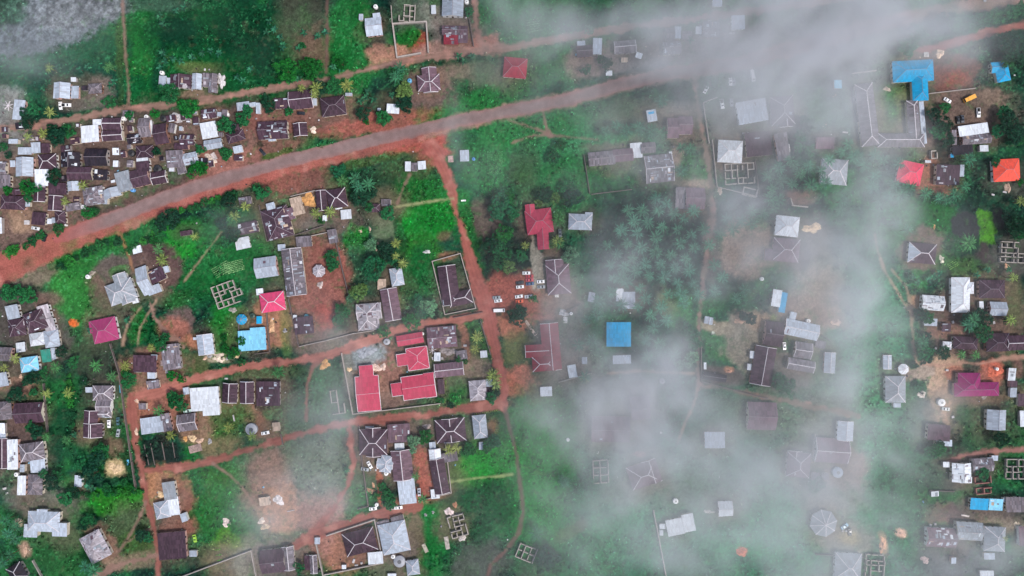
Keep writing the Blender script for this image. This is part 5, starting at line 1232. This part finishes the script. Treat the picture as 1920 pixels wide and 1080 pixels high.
# bathing / drying racks, table-like pale clutter around the yards
for px, py, w_, h_ in [(120,150,0,0),(334,226,10,5),(163,424,0,0),(50,417,10,8),(66,428,0,0),(150,386,9,4),(345,212,5,4),(1487,378,0,0),(1640,340,0,0),(1730,245,0,0),(1884,360,7,3),(1862,365,6,3),(1747,650,0,0),(1755,653,4,5),(1787,604,4,5),(1783,613,0,0),(1864,605,4,5),(1832,672,0,0),(1816,672,0,0),(440,798,0,0),(438,784,2,12),(313,697,6,6),(424,710,6,3),(1254,76,4,3),(1315,48,6,3),(1331,40,6,5),(1370,62,5,3),(1376,62,4,3),(1300,75,8,2),(1585,248,10,3),(1476,249,0,0),(1395,250,6,3),(1404,250,5,3),(8,916,6,4),(12,925,5,4),(1730,690,0,0),(1776,694,5,4),(1787,782,5,4),(1889,640,0,0),(1745,985,4,4),(1754,983,4,4),(1580,996,3,3),(1587,996,3,3),(1530,998,0,0),(666,1000,0,0),(663,1052,4,8),(668,1060,6,3),(678,1056,4,4),(812,672,4,5),(829,672,4,5),(872,648,6,4),(545,958,14,1)]:
    if w_: slab(px, py, w_, h_, random.Random(px).uniform(-20, 20), (178, 174, 176), 'pale', 'clutter table', .6)
# ---------------------------------------------------------------- vegetable rows
def crop(px, py, w_, h_, rot, rows, c, noun):
    rs = np.random.RandomState(int(px)); ctr = []
    for i in range(rows):
        u = (-.5 + (i + .5) / rows) * w_ * S; m = int(h_ * S / .35)
        for j in range(m): ctr.append((u + rs.uniform(-.08, .08), (-.5 + (j + .5) / m) * h_ * S * rs.uniform(.9, 1.0), .25))
    ctr = np.array(ctr); V, Q = leaf_quads(rs, ctr, np.full(len(ctr), .3), 6, .16, .9)
    x, y = P(px, py); o = bpy.data.objects.new('crop_rows', np_mesh('crop_rows', V, Q, leaf_m)); link(o); o.location = (x, y, .1); o.rotation_euler = (0, 0, -math.radians(rot)); o.color = (*lin(c), 1); reg(o, noun, 'crops', px, py)
crop(416, 505, 22, 36, 60, 6, (120, 160, 110), 'pale green vegetable rows'); crop(439, 500, 22, 38, 75, 7, (124, 164, 112), 'pale green vegetable rows')
crop(928, 305, 30, 44, 0, 8, (84, 150, 96), 'green vegetable rows'); crop(1000, 48, 26, 26, 80, 6, (120, 160, 120), 'pale vegetable rows'); crop(490, 464, 20, 10, 80, 3, (50, 130, 56), 'green vegetable rows'); crop(411, 1040, 30, 12, 80, 3, (90, 160, 50), 'bright vegetable rows'); crop(1786, 496, 14, 20, 60, 4, (120, 170, 90), 'pale vegetable rows')
crop(836, 720, 3, 16, 0, 1, (110, 150, 60), 'clipped yellow-green hedge'); crop(834, 748, 3, 16, 0, 1, (110, 150, 60), 'clipped yellow-green hedge'); crop(911, 773, 46, 3, -10, 12, (130, 150, 60), 'clipped yellow-green hedge'); crop(828, 784, 38, 4, -6, 12, (90, 130, 60), 'clipped yellow-green hedge')
# green verge island and roadside hedges are rows of shrubs one can count
for n, (x0, y0, x1, y1, r) in enumerate([(16,474,80,444,11),(245,470,300,432,8),(120,500,200,452,9),(210,460,235,442,8),(330,400,400,378,9),(400,380,440,366,9),(130,705,140,800,7),(120,930,270,920,6),(195,815,235,925,0)]):
    if not r: continue
    L = math.hypot(x1 - x0, y1 - y0); m = int(L / (r * 1.5))
    for i in range(m + 1):
        rr = random.Random(n * 50 + i); t = i / m
        put('t', 'shrub', x0 + (x1 - x0) * t + rr.uniform(-3, 3), y0 + (y1 - y0) * t + rr.uniform(-3, 3), r * rr.uniform(.7, 1.2), rr.choice([(30, 84, 46), (38, 104, 44), (26, 70, 44)]), CROWNS[i % 6], TRUNK, 1.2, 'green roadside shrub', 'shrub', 'shrubs in the roadside hedges')
# sunken plot posts
for i, (x0, y0, x1, y1) in enumerate([(282,832,290,872),(303,830,309,862),(323,830,328,858),(270,834,279,872)]):
    vs, fs = [], []; a, b = P(x0, y0, .4), P(x1, y1, .4); wall_seg(vs, fs, a[0], a[1], b[0], b[1], .4, .35); o = mesh_obj('timber_beam', vs, fs, W_); reg(o, 'grey timber beam in the dark plot', 'beam', (x0 + x1) / 2, (y0 + y1) / 2)
# scattered litter
def litter():
    rs = np.random.RandomState(12); n = 9000; x = rs.uniform(0, 1920, n); y = rs.uniform(0, 1080, n); V, Q, Cc = [], [], []
    nb = np.array([(t[2], t[3]) for t in THINGS if t[0]['category'] in ('house', 'shed')])
    for px, py in zip(x, y):
        vg, c, r = sample_veg(px, py)
        if vg > .5 and rs.rand() > .12: continue
        if r: continue
        d = np.min(np.hypot(nb[:, 0] - px, nb[:, 1] - py))
        if d > 45 or rs.rand() > (1 - d / 45) ** 1.0 * .55: continue
        X0, Y0 = P(px, py); s = rs.uniform(.10, .42); s2 = s * rs.uniform(.5, 1.6); a = rs.uniform(0, 3.14); h = rs.uniform(.1, .5); b = len(V)
        ca, sa = math.cos(a), math.sin(a)
        for z in (-.05, h):
            for u, v in ((-s, -s2), (s, -s2), (s, s2), (-s, s2)): V.append((X0 + u * ca - v * sa, Y0 + u * sa + v * ca, z))
        for f in ((4,5,6,7),(0,1,5,4),(1,2,6,5),(2,3,7,6),(3,0,4,7)): Q.append([b + i for i in f])
        cc = lin([(200,198,202),(150,146,150),(96,84,88),(60,56,62),(176,150,140),(120,170,200)][rs.choice(6, p=[.14,.24,.24,.24,.11,.03])]); Cc += [cc] * 8
    o = bpy.data.objects.new('litter', np_mesh('litter', np.array(V), np.array(Q), tint_mat('litter_mixed', 2, .1), np.array(Cc))); link(o); o['kind'] = 'stuff'; o['label'] = 'scattered household scraps, bricks and litter around the houses'; o['category'] = 'litter'
litter()
# ---------------------------------------------------------------- drifting mist (a real fog volume a little above the roofs)
MIST = [ # cx, cy, rx, ry, rot, optical depth
 (1560,60,190,90,-14,2.2),(1620,30,90,60,0,1.1),(1460,50,120,70,0,.9),(1330,60,130,60,-10,.5),(1180,20,130,40,-4,.7),(1050,30,110,40,0,.35),(1240,140,120,26,-12,.28),(1400,150,120,50,0,.2),(1160,627,45,45,0,-.4),(1712,148,60,46,0,-.45),(1431,680,60,80,0,-.25),(1467,215,60,50,0,-.25),(1570,190,80,90,0,.7),(1520,260,60,60,0,.15),(1620,240,50,90,-6,.28),
 (868,212,30,60,10,.34),(1000,100,70,24,-10,.16),(1480,150,80,60,0,.25),
 (1330,640,330,380,0,.22),(1250,900,260,200,0,.28),(1560,700,160,420,-4,.18),
 (1610,400,50,90,-10,.75),(1590,500,80,90,0,.65),(1610,620,70,100,-6,.75),(1560,590,60,50,0,.2),(1640,790,80,90,0,.55),(1370,400,60,60,0,.5),(1400,520,60,60,0,.2),
 (1180,770,120,80,-8,1.2),(1140,690,90,40,0,.3),(1240,700,80,40,0,.4),(1110,850,60,110,-8,.35),(1280,820,100,80,0,.45),(1440,880,100,80,-10,.6),(1400,1000,120,80,0,.35),(1200,1010,140,80,0,.35),(1500,1060,110,70,0,.4),
 (1660,880,50,130,-4,.6),(1730,1060,150,50,0,.45),(1600,980,90,90,0,.2),(1120,620,60,60,0,.3),(1120,500,50,90,0,.3),(1450,330,60,60,0,.2),(1870,1040,100,40,0,.25),
 (590,880,90,90,-14,.42),(560,950,100,50,0,.4),(600,800,70,40,-10,.34),(620,730,60,60,0,.22),(480,930,50,50,0,.2),(660,620,80,40,-10,.28),(640,560,40,40,0,.2),(450,450,50,40,0,.16),
 (60,90,110,60,-10,.16),(20,40,70,40,0,.15),(20,160,50,50,0,.22),(1100,80,60,40,0,.3),(1720,60,60,60,0,.2),(1290,330,50,100,0,.25),(1330,260,80,70,0,.2),(1880,480,40,80,0,.06),(1080,220,80,60,0,.2),(1180,300,70,60,0,.2),(470,1030,60,60,0,.2),(900,290,60,60,0,.12),
]
MZ0, MZ1, CELL = 45.0, 69.0, 2.4
def mist():
    k = (H - (MZ0 + MZ1) / 2) / H
    xs = np.arange(-420, 420, CELL); ys = np.arange(-300, 300, CELL); GX, GY = np.meshgrid(xs, ys)
    px = GX / S / k + 960; py = 540 - GY / S / k
    wx = px + (fbm(px, py, 150, 5, 61, .55) - .5) * 190; wy = py + (fbm(px, py, 150, 5, 62, .55) - .5) * 190
    D = np.zeros(px.shape)
    for cx, cy, rx, ry, rot, t in MIST:
        a = math.radians(rot); dx, dy = wx - cx, wy - cy; u = (dx * math.cos(a) + dy * math.sin(a)) / rx; v = (-dx * math.sin(a) + dy * math.cos(a)) / ry
        D += t * np.exp(-(u * u + v * v) * .9)
    D = np.maximum(D, .01)
    n = fbm(wx * .5 + px * .5, wy * .5 + py * .5, 70, 5, 64, .6)
    D = D * np.clip((n - .5) * 2.2 + .95, .2, 1.9)
    D *= 1 / (1 + .18 * D)
    far = np.clip((np.maximum(np.abs(px - 960) / 960, np.abs(py - 540) / 540) - 1.02) / .25, 0, 1); D = D * (1 - far) + .35 * n * far
    nx_, ny_ = len(xs), len(ys); V = np.stack([GX, GY, np.full(GX.shape, (MZ0 + MZ1) / 2)], -1).reshape(-1, 3)
    id_ = np.arange(nx_ * ny_).reshape(ny_, nx_); Q = np.stack([id_[:-1, :-1], id_[:-1, 1:], id_[1:, 1:], id_[1:, :-1]], -1).reshape(-1, 4)
    m = bpy.data.materials.new('mist_vapour'); m.use_nodes = True; N, L = m.node_tree.nodes, m.node_tree.links; N.clear()
    out = N.new('ShaderNodeOutputMaterial'); pv = N.new('ShaderNodeVolumePrincipled'); pv.inputs['Color'].default_value = (.93, .95, 1.0, 1); pv.inputs['Density'].default_value = MIST_GAIN; pv.inputs['Anisotropy'].default_value = .1
    L.new(pv.outputs[0], out.inputs['Volume'])
    me = np_mesh('mist', V, Q, m); at = me.attributes.new('amount', 'FLOAT', 'POINT'); at.data.foreach_set('value', (D / (MZ1 - MZ0)).astype(np.float32).ravel())
    o = bpy.data.objects.new('mist', me); link(o); o['kind'] = 'stuff'; o['label'] = 'thin drifting white mist in ragged patches above the village'; o['category'] = 'mist'
    ng = bpy.data.node_groups.new('mist_volume', 'GeometryNodeTree'); ng.interface.new_socket('Geometry', in_out='INPUT', socket_type='NodeSocketGeometry'); ng.interface.new_socket('Geometry', in_out='OUTPUT', socket_type='NodeSocketGeometry')
    N, L = ng.nodes, ng.links; gi = N.new('NodeGroupInput'); go = N.new('NodeGroupOutput')
    def mth(op, a, b=None):
        q = N.new('ShaderNodeMath'); q.operation = op
        for i, v in enumerate((a, b)):
            if v is None: continue
            if hasattr(v, 'is_linked'): L.new(v, q.inputs[i])
            else: q.inputs[i].default_value = v
        return q.outputs[0]
    pos = N.new('GeometryNodeInputPosition'); sp = N.new('ShaderNodeSeparateXYZ'); L.new(pos.outputs[0], sp.inputs[0])
    ix = mth('ROUND', mth('DIVIDE', mth('SUBTRACT', sp.outputs[0], float(xs[0])), CELL)); iy = mth('ROUND', mth('DIVIDE', mth('SUBTRACT', sp.outputs[1], float(ys[0])), CELL))
    ix = mth('MINIMUM', mth('MAXIMUM', ix, 0.0), float(nx_ - 1)); iy = mth('MINIMUM', mth('MAXIMUM', iy, 0.0), float(ny_ - 1))
    ii = mth('ADD', mth('MULTIPLY', iy, float(nx_)), ix)
    si = N.new('GeometryNodeSampleIndex'); si.data_type = 'FLOAT'; si.domain = 'POINT'; na = N.new('GeometryNodeInputNamedAttribute'); na.data_type = 'FLOAT'; na.inputs[0].default_value = 'amount'
    L.new(gi.outputs[0], si.inputs['Geometry']); L.new(na.outputs[0], si.inputs['Value']); L.new(ii, si.inputs['Index'])
    nt = N.new('ShaderNodeTexNoise'); nt.inputs['Scale'].default_value = .05; nt.inputs['Detail'].default_value = 4; L.new(pos.outputs[0], nt.inputs['Vector'])
    nf = mth('MAXIMUM', mth('ADD', mth('MULTIPLY', nt.outputs[0], 2.2), -.1), .1)
    zc = mth('DIVIDE', mth('SUBTRACT', sp.outputs[2], (MZ0 + MZ1) / 2), (MZ1 - MZ0) / 2); prof = mth('MAXIMUM', mth('SUBTRACT', 1.0, mth('MULTIPLY', zc, zc)), 0.0)
    den = mth('MULTIPLY', mth('MULTIPLY', mth('MULTIPLY', si.outputs[0], prof), nf), 1.5)
    vc = N.new('GeometryNodeVolumeCube'); vc.inputs['Min'].default_value = (float(xs[0]), float(ys[0]), MZ0); vc.inputs['Max'].default_value = (float(xs[-1]), float(ys[-1]), MZ1)
    vc.inputs['Resolution X'].default_value = nx_; vc.inputs['Resolution Y'].default_value = ny_; vc.inputs['Resolution Z'].default_value = 10
    L.new(den, vc.inputs['Density']); sm = N.new('GeometryNodeSetMaterial'); sm.inputs['Material'].default_value = m; L.new(vc.outputs[0], sm.inputs[0]); L.new(sm.outputs[0], go.inputs[0])
    md = o.modifiers.new('mist', 'NODES'); md.node_group = ng
MIST_GAIN = 1.0
mist()
# ---------------------------------------------------------------- labels: each says which one it is, by look and by the nearest landmark
LMK = [(512,566,'the pink hip roof'),(196,619,'the magenta roof'),(473,637,'the large pale blue roof'),(388,752,'the broad bright white roof'),(426,551,'the roofless block-walled house'),(598,508,'the round ribbed pavilion'),(842,535,'the narrow walled brown house'),(783,672,'the upper stepped red roof'),(690,735,'the tall stepped red roof'),(785,725,'the lower stepped red roof'),
 (1012,425,'the crimson cross-shaped roof'),(980,540,'the row of parked cars'),(1160,627,'the square blue roof'),(1712,140,'the T-shaped blue roof'),(1876,133,'the L-shaped blue roof'),(1665,225,'the U-shaped school'),(1706,324,'the pinkish red hip roof'),(1887,319,'the orange-red roof'),(1830,722,'the purple roof'),(1729,475,'the brown roof with grey end'),
 (812,262,'the red road junction'),(770,72,'the walled plot of red soil'),(352,201,'the round tree by the upper track'),(55,683,'the pale blue hip roof'),(82,980,'the grey four-winged house'),(325,949,'the brightest white roof'),(739,1008,'the large grey pyramid roof'),(1544,981,'the octagonal star-ribbed roof'),(1848,945,'the long blue roof'),(987,1038,'the six-celled roofless building'),
 (1280,985,'the white two-part roof'),(1476,424,'the pale hip roof by sand'),(1468,565,'the narrow blue lean-to'),(1369,283,'the pale pyramid roof'),(1222,217,'the tiny blue roof'),(804,153,'the branching white-ridged roof'),(181,295,'the large blackened roof'),(428,504,'the vegetable rows'),(392,244,'the bright white roof by trees'),
 (20,478,'the roadside shrub island'),(240,90,'the straight footpath, top left'),(1010,225,'the forked grass paths'),(1350,650,'the fenced green lawn'),(560,920,'the misty open field'),(1200,440,'the palm grove centre'),(366,841,'the striped sheet stack'),(1694,692,'the white octagonal kiosk'),(1801,553,'the long pale hip roof, right'),(1033,650,'the brick red cross-ridged roof'),(858,987,'the roofless walls amid scrub'),(1340,825,'the faint square roof in mist'),(1207,890,'the misty tilted brown roof'),(1497,872,'the misty brown roof with antennae ridges')]
LMK[-1] = (1497, 872, 'the misty white-ridged brown roof'); LMK[-4] = (858, 987, 'the roofless walls amid scrub')
ORD = ['nearest', 'second nearest', 'third nearest', 'fourth nearest', 'fifth nearest', 'sixth nearest', 'seventh nearest', 'eighth nearest', 'ninth nearest', 'tenth nearest', 'eleventh nearest', 'twelfth nearest', 'thirteenth nearest', 'fourteenth nearest', 'fifteenth nearest', 'sixteenth nearest', 'seventeenth nearest', 'eighteenth nearest', 'nineteenth nearest', 'twentieth nearest']
def labels():
    groups = {}; gcount = {}
    for o, noun, px, py, lab in THINGS:
        if lab: o['label'] = lab; continue
        d, lx, ly, ln = min((math.hypot(px - a, py - b), a, b, c) for a, b, c in LMK)
        dx, dy = px - lx, py - ly; an = math.degrees(math.atan2(-dy, dx)) % 360
        dr = ['right of', 'above right of', 'above', 'above left of', 'left of', 'below left of', 'below', 'below right of'][int((an + 22.5) // 45) % 8]
        if d < 16: dr = 'at'
        groups.setdefault((noun, dr, ln), []).append((d, o))
    for (noun, dr, ln), v in groups.items():
        v.sort(key=lambda t: t[0])
        for i, (d, o) in enumerate(v):
            o['label'] = f"{noun}, {ORD[min(i, 19)]} {dr} {ln}" if len(v) > 1 else f"{noun} {dr} {ln}"
    for o, noun, px, py, lab in THINGS:
        if 'group' not in o: gcount.setdefault(o['category'], []).append(o)
    names = {'house': 'houses of the village', 'shed': 'small sheds and kiosks among the houses', 'tree': 'leafy trees among the houses', 'palm': 'palms scattered between the houses', 'plant': 'banana plants in the gardens', 'car': 'cars parked around the village', 'water tank': 'water tanks in the yards', 'heap': 'heaps of sand and rubble', 'wall': 'boundary walls of the yards', 'table': 'pale clutter in the yards'}
    for c, v in gcount.items():
        if c in names and len(v) > 1:
            for o in v: o['group'] = names[c]
labels()
